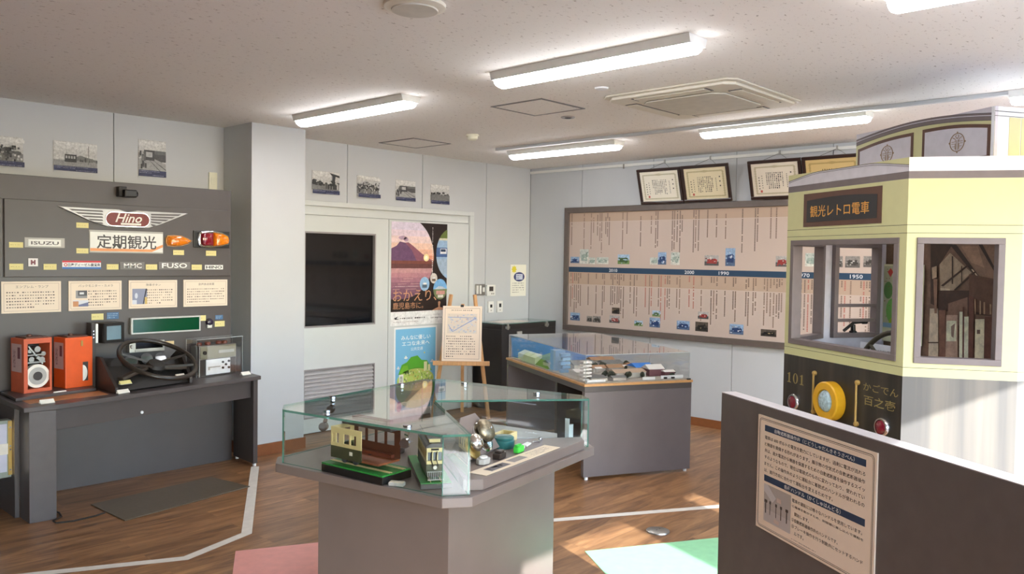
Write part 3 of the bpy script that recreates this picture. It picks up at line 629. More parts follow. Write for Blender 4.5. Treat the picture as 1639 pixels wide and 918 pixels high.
# kanji plate
t = thing('destination_plate', 'white plate with four dark kanji and orange stripe', 'sign', (2.2, RY, 1.5))
P = lambda x, y: bd((0, 180, 410, 410), 1636, x, y)
x0, z1 = P(573, 760); x1, z0 = P(1037, 893); b = MB(FB); b.box(x0, x1, z0, z1, 0, .006); pl = b.build('plate', 'white_paint', t)
b = MB(FB); h = z1 - z0; b.poly([(x0, z0 + h * .02), (x1 - .075, z0 + h * .02), (x1, z0 + h * .28), (x1, z0 + h * .42), (x1 - .085, z0 + h * .15), (x0, z0 + h * .17)], .0065); b.build('stripe', M('stripe_orange', (226, 150, 90), .4).name, t)
b = MB(FB); a = P(615, 868); c = P(995, 788); b.text('定期観光', a[0], a[1], c[0], c[1], .0068, weight=.012); b.build('lettering', 'charcoal_dark', t)
b = MB(FB); b.box(x0 - .004, x1 + .004, z0 - .008, z1 + .012, -.0003, .0008); b.build('clear_backing', 'grey_plastic', t)
def badge(bx, r, body, label, base, ink, tr=None, inset=.12, weight=0.0, name='name_badge'):
    x0, z0, x1, z1 = brect(bx, *r); t = thing(name, label, 'badge', ((x0 + x1) / 2, RY - .001, z0))
    b = MB(FB); b.box(x0, x1, z0, z1, 0, .004); b.build('plate', base, t)
    w, h = x1 - x0, z1 - z0; tr = tr or (inset * .6, inset + .08, 1 - inset * .6, .92 - inset)
    b = MB(FB); b.text(body, x0 + tr[0] * w, z0 + tr[1] * h, x0 + tr[2] * w, z0 + tr[3] * h, .0048, weight=weight); b.build('lettering', ink, t)
    return t
t = badge(A_, (295, 737, 637, 815), 'ISUZU', 'white name plate with five grey capitals in clear sleeve', 'white_paint', 'charcoal', (.08, .22, .93, .72), weight=.02)
x0, z0, x1, z1 = brect(A_, 258, 718, 678, 830); b = MB(FB); b.box(x0, x1, z0, z1, -.0004, .0008); b.build('clear_sleeve', 'grey_plastic', t)
badge(B_, (10, 788, 250, 862), 'MMC', 'silver three-letter badge on grey card', M('card_grey', (118, 114, 112), .5).name, 'white_ink', (.15, .18, .88, .82), weight=.012)
badge(B_, (388, 788, 697, 862), 'FUSO', 'silver four-letter badge on grey card', 'card_grey', 'white_ink', (.1, .18, .9, .85), weight=.02)
badge(B_, (842, 818, 1018, 862), 'HINO', 'small white boxed badge with dark letters, furthest right', 'white_paint', 'ink_black', (.06, .18, .94, .82), weight=.02)
x0, z0, x1, z1 = brect(C_, 700, 118, 1138, 212); b = MB(FB); h = z1 - z0
b.col(240, 240, 240); b.box(x0, x1, z0, z1, 0, .003); b.col(206, 60, 70); b.rect(x0, z1 - h * .22, x1, z1, .0033); b.col(60, 116, 190); b.rect(x0, z0, x1, z0 + h * .22, .0033)
b.col(200, 60, 60); b.poly(ell(x0 + .02, z0 + h * .5, h * .2), .0033); b.col(240, 240, 240); b.poly(ell(x0 + .02, z0 + h * .5, h * .11), .0036); b.col(40, 40, 60); b.text('日産ディーゼル鹿児島', x0 + .033, z0 + h * .3, x1 - .005, z0 + h * .7, .0036, weight=.015)
tag(b.build('name_strip', 'print_matte'), 'red, white and blue name strip with dark lettering', 'badge')
x0, z0, x1, z1 = brect(C_, 318, 92, 427, 183); b = MB(FB); b.col(236, 232, 232); b.box(x0, x1, z0, z1, 0, .003); w, h = x1 - x0, z1 - z0; b.col(130, 70, 80)
b.poly([(x0 + .25 * w, z0 + .2 * h), (x0 + .42 * w, z0 + .2 * h), (x0 + .42 * w, z0 + .8 * h), (x0 + .25 * w, z0 + .8 * h)], .0034); b.poly([(x0 + .58 * w, z0 + .2 * h), (x0 + .75 * w, z0 + .2 * h), (x0 + .75 * w, z0 + .8 * h), (x0 + .58 * w, z0 + .8 * h)], .0034); b.rect(x0 + .42 * w, z0 + .4 * h, x0 + .58 * w, z0 + .62 * h, .0034)
tag(b.build('logo_sticker', 'print_matte'), 'tiny square white sticker with a dark red mark', 'sticker')
# lamps on the board
def lens_dome(name, pts, mat, parent, d, n0=.0):
    cx = sum(p[0] for p in pts) / len(pts); cz = sum(p[1] for p in pts) / len(pts); b = MB(FB); k = len(pts); vs = []; rings = [(1, n0), (.96, n0 + d * .5), (.82, n0 + d * .85), (.5, n0 + d)]
    for s, n in rings: vs += [(cx + (p[0] - cx) * s, cz + (p[1] - cz) * s, n) for p in pts]
    fs = [(j * k + i, j * k + (i + 1) % k, (j + 1) * k + (i + 1) % k, (j + 1) * k + i) for j in range(3) for i in range(k)] + [tuple(range(3 * k, 4 * k))]
    b.raw(vs, fs); return b.build(name, mat, parent, True)
def bp(pts): return [bd(*B_, x, y, RY - .01) for x, y in pts]
t = thing('marker_lamp', 'amber teardrop marker lamp on the board', 'lamp', (2.66, RY, 1.55))
out = [(475, 632), (462, 600), (462, 555), (478, 530), (540, 526), (620, 535), (680, 560), (718, 583), (680, 612), (620, 632), (540, 640)]
b = MB(FB); b.prism(bp(out), 0, .012); b.build('base', M('amber_base', (206, 150, 80), .3).name, t); cx, cz = bp([(570, 583)])[0]
lens_dome('lens', [(cx + (x - cx) * .93, cz + (z - cz) * .9) for x, z in bp(out)], 'amber', t, .035, .012)
t = thing('tail_lamp', 'red and amber tail lamp in a chrome rim, rightmost on the board', 'lamp', (2.85, RY, 1.55))
out = [(765, 560), (775, 505), (800, 492), (920, 488), (1000, 502), (1065, 535), (1072, 580), (1062, 620), (1000, 638), (900, 648), (800, 642), (775, 625)]
b = MB(FB); a = bp([(735, 480)])[0]; c = bp([(1085, 655)])[0]; b.box(a[0], c[0], c[1], a[1], 0, .01); b.build('base', 'black', t, bev=.003)
b = MB(FB); b.prism(bp(out), .010, .030); b.build('rim', 'chrome', t, bev=.003)
lens_dome('lens', bp([(785, 560), (792, 515), (812, 503), (908, 500), (908, 636), (815, 632), (792, 615)]), 'lamp_red', t, .03, .0305)['label'] = 'dark red lens half'
lens_dome('lens', bp([(912, 500), (995, 512), (1052, 540), (1060, 580), (1050, 612), (995, 628), (912, 636)]), 'amber', t, .03, .0305)['label'] = 'amber lens half'
# rear-view camera on the board top
P = lambda x, y: bd((190, 290, 400, 440), 1285, x, y, BY - .05)
t = thing('rear_view_camera', 'small black camera near the top of the board', 'camera', (2.33, BY, 1.86))
fr = F((0, BY - .001, 0), (1, 0, 0), (0, 0, 1), (0, -1, 0)); a = P(35, 155); c = P(160, 88)
b = MB(fr); b.box(a[0], c[0], a[1], c[1], .03, .09); b.build('housing', 'black', t, bev=.008)
b = MB(fr); b.box(a[0] - .02, a[0] + .03, a[1] + .005, c[1] + .02, .0, .05); b.build('bracket', 'rubber', t, bev=.004)
b = MB(fr); b.cyl((c[0] + .0, (a[1] + c[1]) / 2, .06), (c[0] + .008, (a[1] + c[1]) / 2, .06), .018); b.build('lens', 'black_gloss', t)
# explanation panels
FY = F((0, BY - .001, 0), (1, 0, 0), (0, 0, 1), (0, -1, 0))
def panel(bx, r, title, label, tx, pic, seed):
    x0, z0, x1, z1 = brect(bx, *r, BY); w, h = x1 - x0, z1 - z0; rng = random.Random(seed)
    b = MB(FY); b.col(232, 216, 196); b.box(x0, x1, z0, z1, 0, .006); b.col(140, 120, 110); n = .0064
    for q in ((x0 + .012, z0 + .012, x1 - .012, z0 + .0135), (x0 + .012, z1 - .0135, x1 - .012, z1 - .012), (x0 + .012, z0 + .012, x0 + .0135, z1 - .012), (x1 - .0135, z0 + .012, x1 - .012, z1 - .012)): b.rect(*q, n)
    b.col(96, 84, 78); b.text(title, x0 + tx[0] * w, z0 + h * .79, x0 + tx[1] * w, z0 + h * .88, n)
    bx0 = .36 if pic else .08
    dashes(b, x0 + bx0 * w, z0 + h * .13, x1 - .06 * w, z0 + h * .7, 6, n, rng)
    if pic == 1:
        b.col(150, 150, 150); b.rect(x0 + .13 * w, z0 + .42 * h, x0 + .34 * w, z0 + .68 * h, n); b.col(90, 92, 96); b.rect(x0 + .17 * w, z0 + .5 * h, x0 + .34 * w, z0 + .68 * h, n + .0003); b.col(215, 218, 222); b.rect(x0 + .2 * w, z0 + .55 * h, x0 + .28 * w, z0 + .62 * h, n + .0006)
        b.col(214, 218, 226); b.rect(x0 + .08 * w, z0 + .14 * h, x0 + .36 * w, z0 + .35 * h, n); b.col(196, 140, 100); b.rect(x0 + .08 * w, z0 + .14 * h, x0 + .18 * w, z0 + .32 * h, n + .0003); b.col(110, 116, 150); b.poly([(x0 + .18 * w, z0 + .14 * h), (x0 + .36 * w, z0 + .14 * h), (x0 + .36 * w, z0 + .28 * h), (x0 + .18 * w, z0 + .2 * h)], n + .0003)
    if pic == 2:
        b.col(140, 146, 170); b.rect(x0 + .07 * w, z0 + .15 * h, x0 + .37 * w, z0 + .7 * h, n); b.col(56, 56, 66); b.poly([(x0 + .28 * w, z0 + .15 * h), (x0 + .3 * w, z0 + .15 * h), (x0 + .37 * w, z0 + .7 * h), (x0 + .34 * w, z0 + .7 * h)], n + .0003); b.col(208, 180, 110); b.rect(x0 + .32 * w, z0 + .15 * h, x0 + .37 * w, z0 + .4 * h, n + .0003)
        b.col(206, 210, 220); b.poly(ell(x0 + .15 * w, z0 + .45 * h, .03 * w, .1 * h), n + .0003); b.rect(x0 + .07 * w, z0 + .15 * h, x0 + .16 * w, z0 + .3 * h, n + .0003)
    return tag(b.build('explanation_panel', 'print_matte'), label, 'panel', 'cream explanation panels on the board')
panel(C_, (10, 356, 686, 695), 'エンブレム・ランプ', 'leftmost cream explanation panel, text only with long title', (.23, .78), 0, 11)
panel(C_, (770, 350, 1370, 668), 'バックモニター・カメラ', 'cream explanation panel with two stacked pictures', (.18, .83), 1, 12)
panel(D_, (108, 342, 655, 643), '降車ボタン', 'cream explanation panel with one grey square picture', (.35, .65), 2, 13)
panel(D_, (728, 336, 1222, 624), '音声放送装置', 'rightmost cream explanation panel, text only', (.33, .69), 0, 14)
# green display and small items on the lower board
t = thing('destination_display', 'long dark green display sign in a silver frame', 'display', (2.49, BY, .96))
fr = FY; b = MB(fr); b.box(2.255, 2.735, .957, 1.067, 0, .035); b.build('casing', 'steel', t, bev=.003)
b = MB(fr); b.frame(2.257, .959, 2.733, 1.065, .009, .035, .04); b.build('frame', M('frame_silver', (196, 200, 196), .35).name, t)
b = MB(fr); b.rect(2.266, .968, 2.724, 1.056, .0365); b.build('screen', 'green_screen', t)
t = thing('dome_sensor', 'small dark dome on a white base near the board right edge', 'sensor', (2.813, BY, .99)); b = MB(fr); b.box(2.796, 2.83, .972, 1.0, 0, .02); b.build('base', 'white_paint', t, bev=.004)
b = MB(fr); b.lathe([(.026, 0), (.026, .012), (.02, .028), (.008, .034)], (2.813, 1.014, .001), (0, 0, 1)); b.build('dome', M('dome_dark', (44, 36, 60), .1).name, t, True)
# desk
t = thing('desk', 'long charcoal display desk with slanted front edge and open knee space', 'desk', (2.2, 5.3, 0))
top = [(1.45, 4.972), (1.617, 4.962), (3.03, 5.235), (3.062, BY - .002), (1.45, BY - .002)]
b = MB(); b.prism(top, .618, .645); b.build('desktop', 'charcoal', t, bev=.003)
b = MB(); b.prism([(1.477, 4.98), (1.612, 4.969), (1.612, 5.14), (1.477, 5.14)], .0, .617); b.build('leg', 'taupe_dark' if 'taupe_dark' in MATS else M('taupe_dark', (86, 80, 80), .4).name, t, bev=.002)
b = MB(); b.prism([(1.452, 5.143), (1.476, 5.143), (1.476, BY - .002), (1.452, BY - .002)], 0, .617); b.build('side_panel', 'charcoal', t)
b = MB(); b.prism([(2.985, 5.258), (3.022, 5.264), (3.05, BY - .002), (3.005, BY - .002)], .02, .617); b.build('leg', 'charcoal', t, bev=.002)
b = MB()
for x, y in ((3.004, 5.275), (3.02, 5.55)): b.cyl((x, y, 0), (x, y, .0195), .012)
b.build('foot', 'bright_white', t)
b = MB(); b.prism([(1.613, 5.03), (2.985, 5.295), (2.985, 5.325), (1.613, 5.06)], .488, .617); ap = b.build('apron', 'charcoal', t, bev=.002)
q = at(226, 659, 1, 5.14); b = MB(); b.cyl((q.x, 5.145, q.z), (q.x, 5.125, q.z), .009); b.build('knob', 'bright_white', ap)
b = MB(); b.box(1.62, 2.98, BY - .025, BY - .003, 0, .617); b.build('back_panel', 'charcoal', t)
b = MB(); b.prism([(1.512, 5.085), (1.95, 5.125), (1.958, 5.29), (1.512, 5.27)], .6455, .647); M('strip_print', (190, 130, 86), .5, noise=.35, scale=12, stretch=(1, 8, 1)); tag(b.build('printed_strip', 'strip_print'), 'brownish printed strip lying on the desk before the orange boxes', 'print')
t = thing('brass_frame', 'brass edged glass box of papers fixed left of the desk', 'frame', (1.42, 5.2, .226))
b = MB(); b.box(1.24, 1.449, 5.19, 5.25, .226, .55); b.build('casing', M('mint', (150, 160, 150), .4).name, t, bev=.003)
b = MB(); b.box(1.432, 1.451, 5.182, 5.19, .24, .546); b.build('brass_strip', 'brass', t)
b = MB(); b.box(1.25, 1.426, 5.184, 5.19, .26, .53); b.build('paper', M('paper_lilac', (206, 206, 222), .6).name, t)
b = MB(); b.box(1.25, 1.43, 5.178, 5.184, .36, .42); b.build('cross_strap', 'paper', t)
b = MB()
for z in (.27, .385, .405, .51): b.cyl((1.4415, 5.182, z), (1.4415, 5.178, z), .005, 8)
b.build('screw', 'chrome', t)
# orange fare boxes on a plinth
b = MB(); b.prism([(1.478, 5.206), (1.947, 5.306), (1.965, 5.53), (1.49, 5.53)], .6475, .665); tag(b.build('plinth', 'charcoal', bev=.002), 'low grey plinth under the two orange fare boxes', 'plinth')
def fare_box(x0, y0, w, d, z0, z1, label, openf):
    t = thing('fare_box', label, 'fare box', (x0 + w / 2, y0 + d / 2, z0), 'orange fare boxes')
    om = 'orange_paint' if not openf else M('orange_worn', (204, 96, 62), .4, noise=.12, scale=10).name
    fr = F((x0, y0, z0), (.985, .17, 0), (0, 0, 1), (.17, -.985, 0)); h = z1 - z0
    b = MB(fr)
    if openf:
        b.box(0, .022, 0, h, -d, 0); b.box(w - .012, w, 0, h, -d, -.012); b.box(.022, w - .012, h - .03, h, -d, 0); b.box(.022, w - .012, 0, .02, -d, -.003); b.box(.022, w - .012, .02, h - .03, -d, -d + .01)
        b.mat(1).box(.0225, w - .0125, .0205, h - .0305, -d + .0105, -d + .012); b.box(.0225, .0235, .0205, h - .0305, -d + .012, -.012); b.mat(0)
    else: b.box(0, w, 0, h, -d, 0)
    b.build('body', [om, 'black'], t, bev=.003)
    fl = F(fr.p(-.001, 0, 0), tuple(fr.n), (0, 0, 1), tuple(-fr.u)); b = MB(fl)
    b.col(206, 176, 176); b.rect(-d + .012, h * .38, -d + .012 + d * .78, h * .9, .001); b.col(120, 70, 80); b.rect(-d * .45, h * .63, -d * .25, h * .84, .0014); b.text('料金箱', -d * .8, h * .45, -d * .62, h * .8, .0014); b.build('sticker', 'print_matte', t)
    b = MB(fr); b.box(.02, w - .02, h, h + .008, -d + .01, -.015); b.cyl((w * .4, h + .004, -d * .5), (w * .4, h + .02, -d * .5), .014, 12); b.build('top_lid', M('dark_copper', (96, 60, 48), .45).name, t, bev=.002)
    if openf:
        b = MB(fr)
        for (u, v, r, l) in ((.06, .24, .012, .05), (.1, .25, .018, .06), (.14, .22, .014, .05), (.07, .19, .016, .05), (.13, .185, .018, .05), (.1, .2, .01, .07)): b.cyl((u * w / .17, v, -.1), (u * w / .17, v, -.1 + l), r, 14)
        b.box(.03, w - .03, .215, .222, -.1, -.03); b.box(.03, w - .03, .17, .178, -.1, -.03); b.bar((.05, .27, -.05), (.13, .16, -.045), .008, .008); b.build('mechanism', 'steel', t)
        cu = w * .54; b = MB(fr); b.cyl((cu, .092, -.06), (cu, .092, -.025), .07, 36); c_ = b.build('coin_wheel', 'paper', t)
        b = MB(fr); b.cyl((cu, .092, -.0249), (cu, .092, -.02), .026, 24); b.build('wheel_hub', 'charcoal_dark', c_)
        b = MB(fr); b.lathe([(.05, 0), (.052, .0008), (.046, .0008)], (cu, .092, -.0248), (0, 0, 1), 36); b.build('wheel_ring', 'grey_plastic', c_)
    else:
        b = MB(fr); b.rect(w * .63, h * .12, w * .83, h * .5, .0006); wd = b.build('window', 'charcoal_dark', t)
        b = MB(fr); pts = ell(w * .63 + .0, h * .28, w * .17, h * .16, 16, -math.pi / 2, math.pi / 2); b.poly(pts, .001); b.build('dial', 'paper', wd)
        b = MB(fr); b.box(w * .56, w * .63, h * .82, h * .93, .0005, .004); b.build('lock', 'brass', t)
    return t
fare_box(1.560, 5.345, .168, .15, .6655, .985, 'open orange fare box with white coin wheel', True)
fare_box(1.795, 5.375, .17, .135, .6655, .975, 'closed bright orange fare box with small window', False)
# monitor on bracket
t = thing('monitor', 'small black monitor with blue grey screen on a dark post', 'monitor', (2.0, 5.45, .646))
b = MB(); b.box(1.962, 1.985, 5.42, 5.5, .646, 1.055); b.build('post', 'dash_brown', t)
b = MB(); b.box(1.9855, 2.0, 5.415, 5.44, .93, 1.05); br = b.build('bracket', 'steel', t)
b = MB()
for z in (.965, .985, 1.005): b.cyl((1.974, 5.4195, z), (1.974, 5.416, z), .004, 8)
b.build('screw', 'chrome', br)
fr = F((2.025, 5.40, .925), (.97, .24, 0), (0, 0, 1), (.24, -.97, 0)); b = MB(fr); b.box(0, .145, 0, .128, -.1, 0); b.build('casing', 'rubber', t, bev=.006)
b = MB(fr); b.frame(.002, .002, .143, .126, .018, .0005, .006); b.build('bezel', 'black', t)
b = MB(fr); b.rect(.02, .02, .125, .108, .001); b.build('screen', 'screen', t)
# radio on the board behind the wheel
t = thing('cassette_radio', 'silver cassette radio mounted behind the steering wheel', 'radio', (2.35, BY, .84)); fr = FY
b = MB(fr); b.box(2.235, 2.47, .838, .912, 0, .06); b.build('casing', 'steel', t, bev=.003)
b = MB(fr); b.rect(2.275, .862, 2.455, .905, .0605); b.build('display', 'black_gloss', t)
b = MB(fr); b.box(2.27, 2.46, .843, .857, .0605, .067); b.build('button_row', 'grey_plastic', t)
for x in (2.252,): b = MB(fr); b.cyl((x, .88, .0605), (x, .88, .075), .013); b.build('knob', 'grey_plastic', t)
x0, x1 = 2.478, 2.56; b = MB(FY); b.col(226, 196, 146); b.box(x0, x1, .865, .895, 0, .003); tag(b.build('caption_label', 'print_matte'), 'orange cream caption label right of the cassette radio', 'label', G3)
# dashboard console with steering wheel
t = thing('dashboard', 'dark brown bus dashboard console with large steering wheel', 'dashboard', (2.25, 5.3, .646))
b = MB()
prof = [(5.118, .6465), (5.50, .6465), (5.50, .80), (5.42, .845), (5.36, .845), (5.118, .68)]
fr = F((0, 0, 0), (0, 1, 0), (0, 0, 1), (1, 0, 0)); b = MB(fr); b.prism(prof, 1.988, 2.006); b.build('side_panel', 'dash_brown', t, bev=.002); b = MB(fr); b.prism([(y + .18 * (2.52 - 1.975) if y < 5.3 else y, z) for y, z in prof], 2.50, 2.52); b.build('side_panel', 'dash_brown', t, bev=.002)
b = MB(); b.raw([(2.007, 5.13, .655), (2.499, 5.235, .655), (2.499, 5.36, .76), (1.996, 5.33, .79), (2.499, 5.40, .80), (1.996, 5.38, .835)], [(0, 1, 2, 3), (3, 2, 4, 5)]); b.raw([(1.996, 5.49, .655), (2.499, 5.49, .655), (2.499, 5.40, .80), (1.996, 5.38, .835)], [(0, 1, 2, 3)]); b.build('fascia', 'rubber', t)
for x, z in ((2.17, .80), (2.27, .805), (2.36, .80)):
    b = MB(); b.cyl((x, 5.36, z - .005), (x, 5.33, z + .012), .04, 20); g = b.build('gauge', 'black', t, True)
    b = MB(); b.cyl((x, 5.3299, z + .0121), (x, 5.329, z + .0127), .034, 20); b.build('gauge_glass', M('gauge_green', (40, 56, 48), .1).name, g)
C0 = Vector((2.30, 5.235, .822)); tilt = math.radians(28); ax = Vector((.1, -math.sin(tilt) * .9, math.cos(tilt))).normalized()
e1 = Vector((1, 0, 0)); e1 = (e1 - ax * e1.dot(ax)).normalized(); e2 = ax.cross(e1)
ring = [tuple(C0 + (e1 * math.cos(a) + e2 * math.sin(a)) * .235) for a in [2 * math.pi * i / 56 for i in range(56)]]
b = MB(); b.tube(ring, .0145, 10, True); sw = b.build('steering_wheel', M('wheel_brown', (46, 39, 33), .3).name, t, True)
b = MB(); b.lathe([(.045, -.045), (.06, -.02), (.05, .0), (.02, .008)], tuple(C0 - ax * .03), tuple(ax), 24); b.build('hub', 'rubber', sw, True)
b = MB()
for s in (-1, 1):
    for w in (-.03, .03): b.bar(tuple(C0 - ax * .04 + e1 * (s * .04) + e2 * w), tuple(C0 + e1 * (s * .225) + e2 * w * 2.2), .016, .014)
b.build('spoke', 'wheel_brown', sw)
b = MB(); b.cyl(tuple(C0 - ax * .05), tuple(C0 - ax * .14 + Vector((0, .02, 0))), .03, 16); b.build('column', 'rubber', t, True)
b = MB(); b.bar((2.05, 5.2, .72), (2.26, 5.28, .775), .05, .02); b.bar((2.31, 5.27, .765), (2.5, 5.29, .75), .06, .03); b.build('column_shroud', M('shroud', (70, 60, 52), .4).name, t, bev=.004)
def holder(x, y, z, ang, label, w=.075, paper='paper', group='small folded caption cards on the desk'):
    c, s = math.cos(ang), math.sin(ang); fr = F((x, y, z), (c, s, 0), (-s, c, 0), (0, 0, 1)); t = thing('caption_card', label, 'label', (x, y, z), group)
    b = MB(fr); b.prism([(0, 0), (w, 0), (w, .026), (0, .026)], .001, .004); b.build('foot', 'grey_plastic', t)
    b = MB(fr); b.raw([(0, 0, .004), (w, 0, .004), (w, .02, .024), (0, .02, .024)], [(0, 1, 2, 3)]); b.raw([(0, .026, .004), (w, .026, .004), (w, .02, .024), (0, .02, .024)], [(3, 2, 1, 0)]); b.build('card', paper, t)
holder(1.70, 5.255, .6475, .2, 'white caption card on the plinth edge before the boxes')
holder(1.55, 5.02, .6455, .1, 'clear topped caption card at the left front desk corner')
holder(1.995, 5.085, .6455, .2, 'white caption card at the front foot of the dashboard')
holder(2.93, 5.31, .6455, .2, 'pale caption card at the right end of the desk')
holder(2.04, 5.165, .687, .2, 'gold caption card on the left of the dashboard slope', .075, 'caption_yellow')
holder(2.42, 5.225, .687, .2, 'pale caption card on the dashboard, under the wheel right side', .065)
# tape recorder and its acrylic cover
t = thing('tape_player', 'old announcement tape player with white front inside clear cover', 'tape player', (2.80, 5.48, .646))
fr = F((2.662, 5.412, .6465), (.985, .17, 0), (0, 0, 1), (.17, -.985, 0))
b = MB(fr); b.box(0, .305, 0, .215, -.095, 0); b.build('casing', 'steel', t, bev=.003)
b = MB(fr); b.box(.004, .30, .125, .21, .0005, .006); up = b.build('top_fascia', M('olive_grey', (140, 136, 116), .4).name, t)
b = MB(fr); b.box(.15, .28, .158, .178, .0065, .012)
up2 = b.build('scale', 'grey_plastic', up); b = MB(fr)
b.cyl((.035, .168, .0065), (.035, .168, .018), .013, 16); b.build('knob', 'rubber', up)
b = MB(fr); b.rect(.004, .004, .30, .12, .001); lo = b.build('lower_fascia', 'charcoal_dark', t)
b = MB(fr); b.box(.05, .25, .012, .118, .0015, .007); fp = b.build('white_panel', 'bright_white', t)
b = MB(fr); b.box(.065, .165, .06, .068, .0075, .009); b.box(.065, .08, .045, .06, .0075, .009); b.build('slot', 'grey_plastic', fp)
for u, v in ((.185, .092), (.235, .096), (.21, .074), (.185, .052), (.235, .05)):
    b = MB(fr); b.cyl((u, v, .0071), (u, v, .016), .008, 10); b.build('button', 'black', fp)
b = MB(fr)
for u in (.04, .11, .2, .25): b.lathe([(.02, 0), (.02, .016), (.012, .02)], (u, .2155, -.06), (0, 1, 0), 14)
b.build('top_dial', 'copper_red', t)
t = thing('acrylic_cover', 'clear acrylic cover over the tape player', 'cover', (2.83, 5.48, .646)); fr = F((2.630, 5.385, .6465), (.985, .17, 0), (0, 0, 1), (.17, -.985, 0)); W, Hh, Dp = .385, .262, .118
b = MB(fr); b.slab(0, W, 0, Hh, -.004, 0, 2); b.slab(0, .004, 0, Hh, -Dp, -.0045, 0); b.slab(W - .004, W, 0, Hh, -Dp, -.0045, 0); b.slab(0, W, Hh + .0005, Hh + .0045, -Dp, 0, 1); b.build('box', ['acrylic', 'acrylic_edge'], t)
b = MB(fr)
for z in (.02, .23): b.cyl((.014, z, .0005), (.014, z, .004), .006, 10)
b.build('screw', 'chrome', t)
# cable, heated mat
b = MB(); b.prism([(1.841, 5.105), (1.862, 4.663), (2.707, 4.808), (2.637, 5.189)], .001, .007); tag(b.build('foot_mat', 'mat_brown', bev=.002), 'thin brown foot mat on the floor before the desk', 'mat')
b = MB(); b.tube([(1.64, 5.15, .006), (1.655, 5.06, .006), (1.64, 4.98, .006), (1.58, 4.93, .006), (1.58, 4.88, .006), (1.66, 4.85, .006), (1.78, 4.86, .006), (1.838, 4.885, .006)], .0045, 8); tag(b.build('power_cable', 'rubber', None, True), 'thin dark cable from the desk leg to the foot mat', 'cable')
# floor markings
def strip(pts, w, label, cat, mat, nm):
    P = [Vector((x, y)) for x, y in pts]; Lf, Rt = [], []
    for i, p in enumerate(P):
        d1_ = (P[i] - P[i - 1]).normalized() if i else (P[1] - P[0]).normalized(); d2_ = (P[i + 1] - P[i]).normalized() if i < len(P) - 1 else d1_
        m = (Vector((-d1_.y, d1_.x)) + Vector((-d2_.y, d2_.x))); m = m / max(.3, m.length_squared) * 2; Lf.append(p + m * w / 2); Rt.append(p - m * w / 2)
    b = MB(); k = len(P); b.raw([(q.x, q.y, .0012) for q in Lf + Rt], [(i, i + k, i + k + 1, i + 1) for i in range(k - 1)]); return tag(b.build(nm, mat), label, cat)
strip([(.9, 4.36), (1.844, 3.888), (2.24, 4.012), (2.995, 5.25)], .055, 'bent off-white tape line on the floor around the desk', 'tape', 'tape', 'floor_tape')
strip([(3.1, 3.29), (3.6, 2.999), (4.536, 2.456), (4.9, 2.245)], .055, 'straight off-white tape line behind the green mat', 'tape', 'tape', 'floor_tape')
b = MB(); b.prism([(2.064, 3.805), (1.75, 3.28), (2.35, 2.95), (2.66, 3.51)], .0008, .0022); tag(b.build('floor_sheet', 'pink'), 'flat pink sheet on the floor left of the case pedestal', 'floor sheet')
b = MB(); b.prism([(3.327, 2.56), (2.99, 2.05), (3.7, 1.65), (4.02, 2.172)], .0008, .0022); tag(b.build('floor_sheet', 'green_mat'), 'flat pale green sheet on the sunlit floor', 'floor sheet')
t = thing('floor_outlet', 'round silver floor outlet cover near the green sheet', 'outlet', (3.865, 2.467, 0)); b = MB(); b.lathe([(.066, 0), (.064, .006), (.05, .011), (.0, .012)], (3.865, 2.467, .001), (0, 0, 1), 32); b.build('cover', 'steel', t, True)
b = MB(); b.box(3.845, 3.885, 2.462, 2.468, .0122, .0128); b.build('flap_slot', 'charcoal', t)

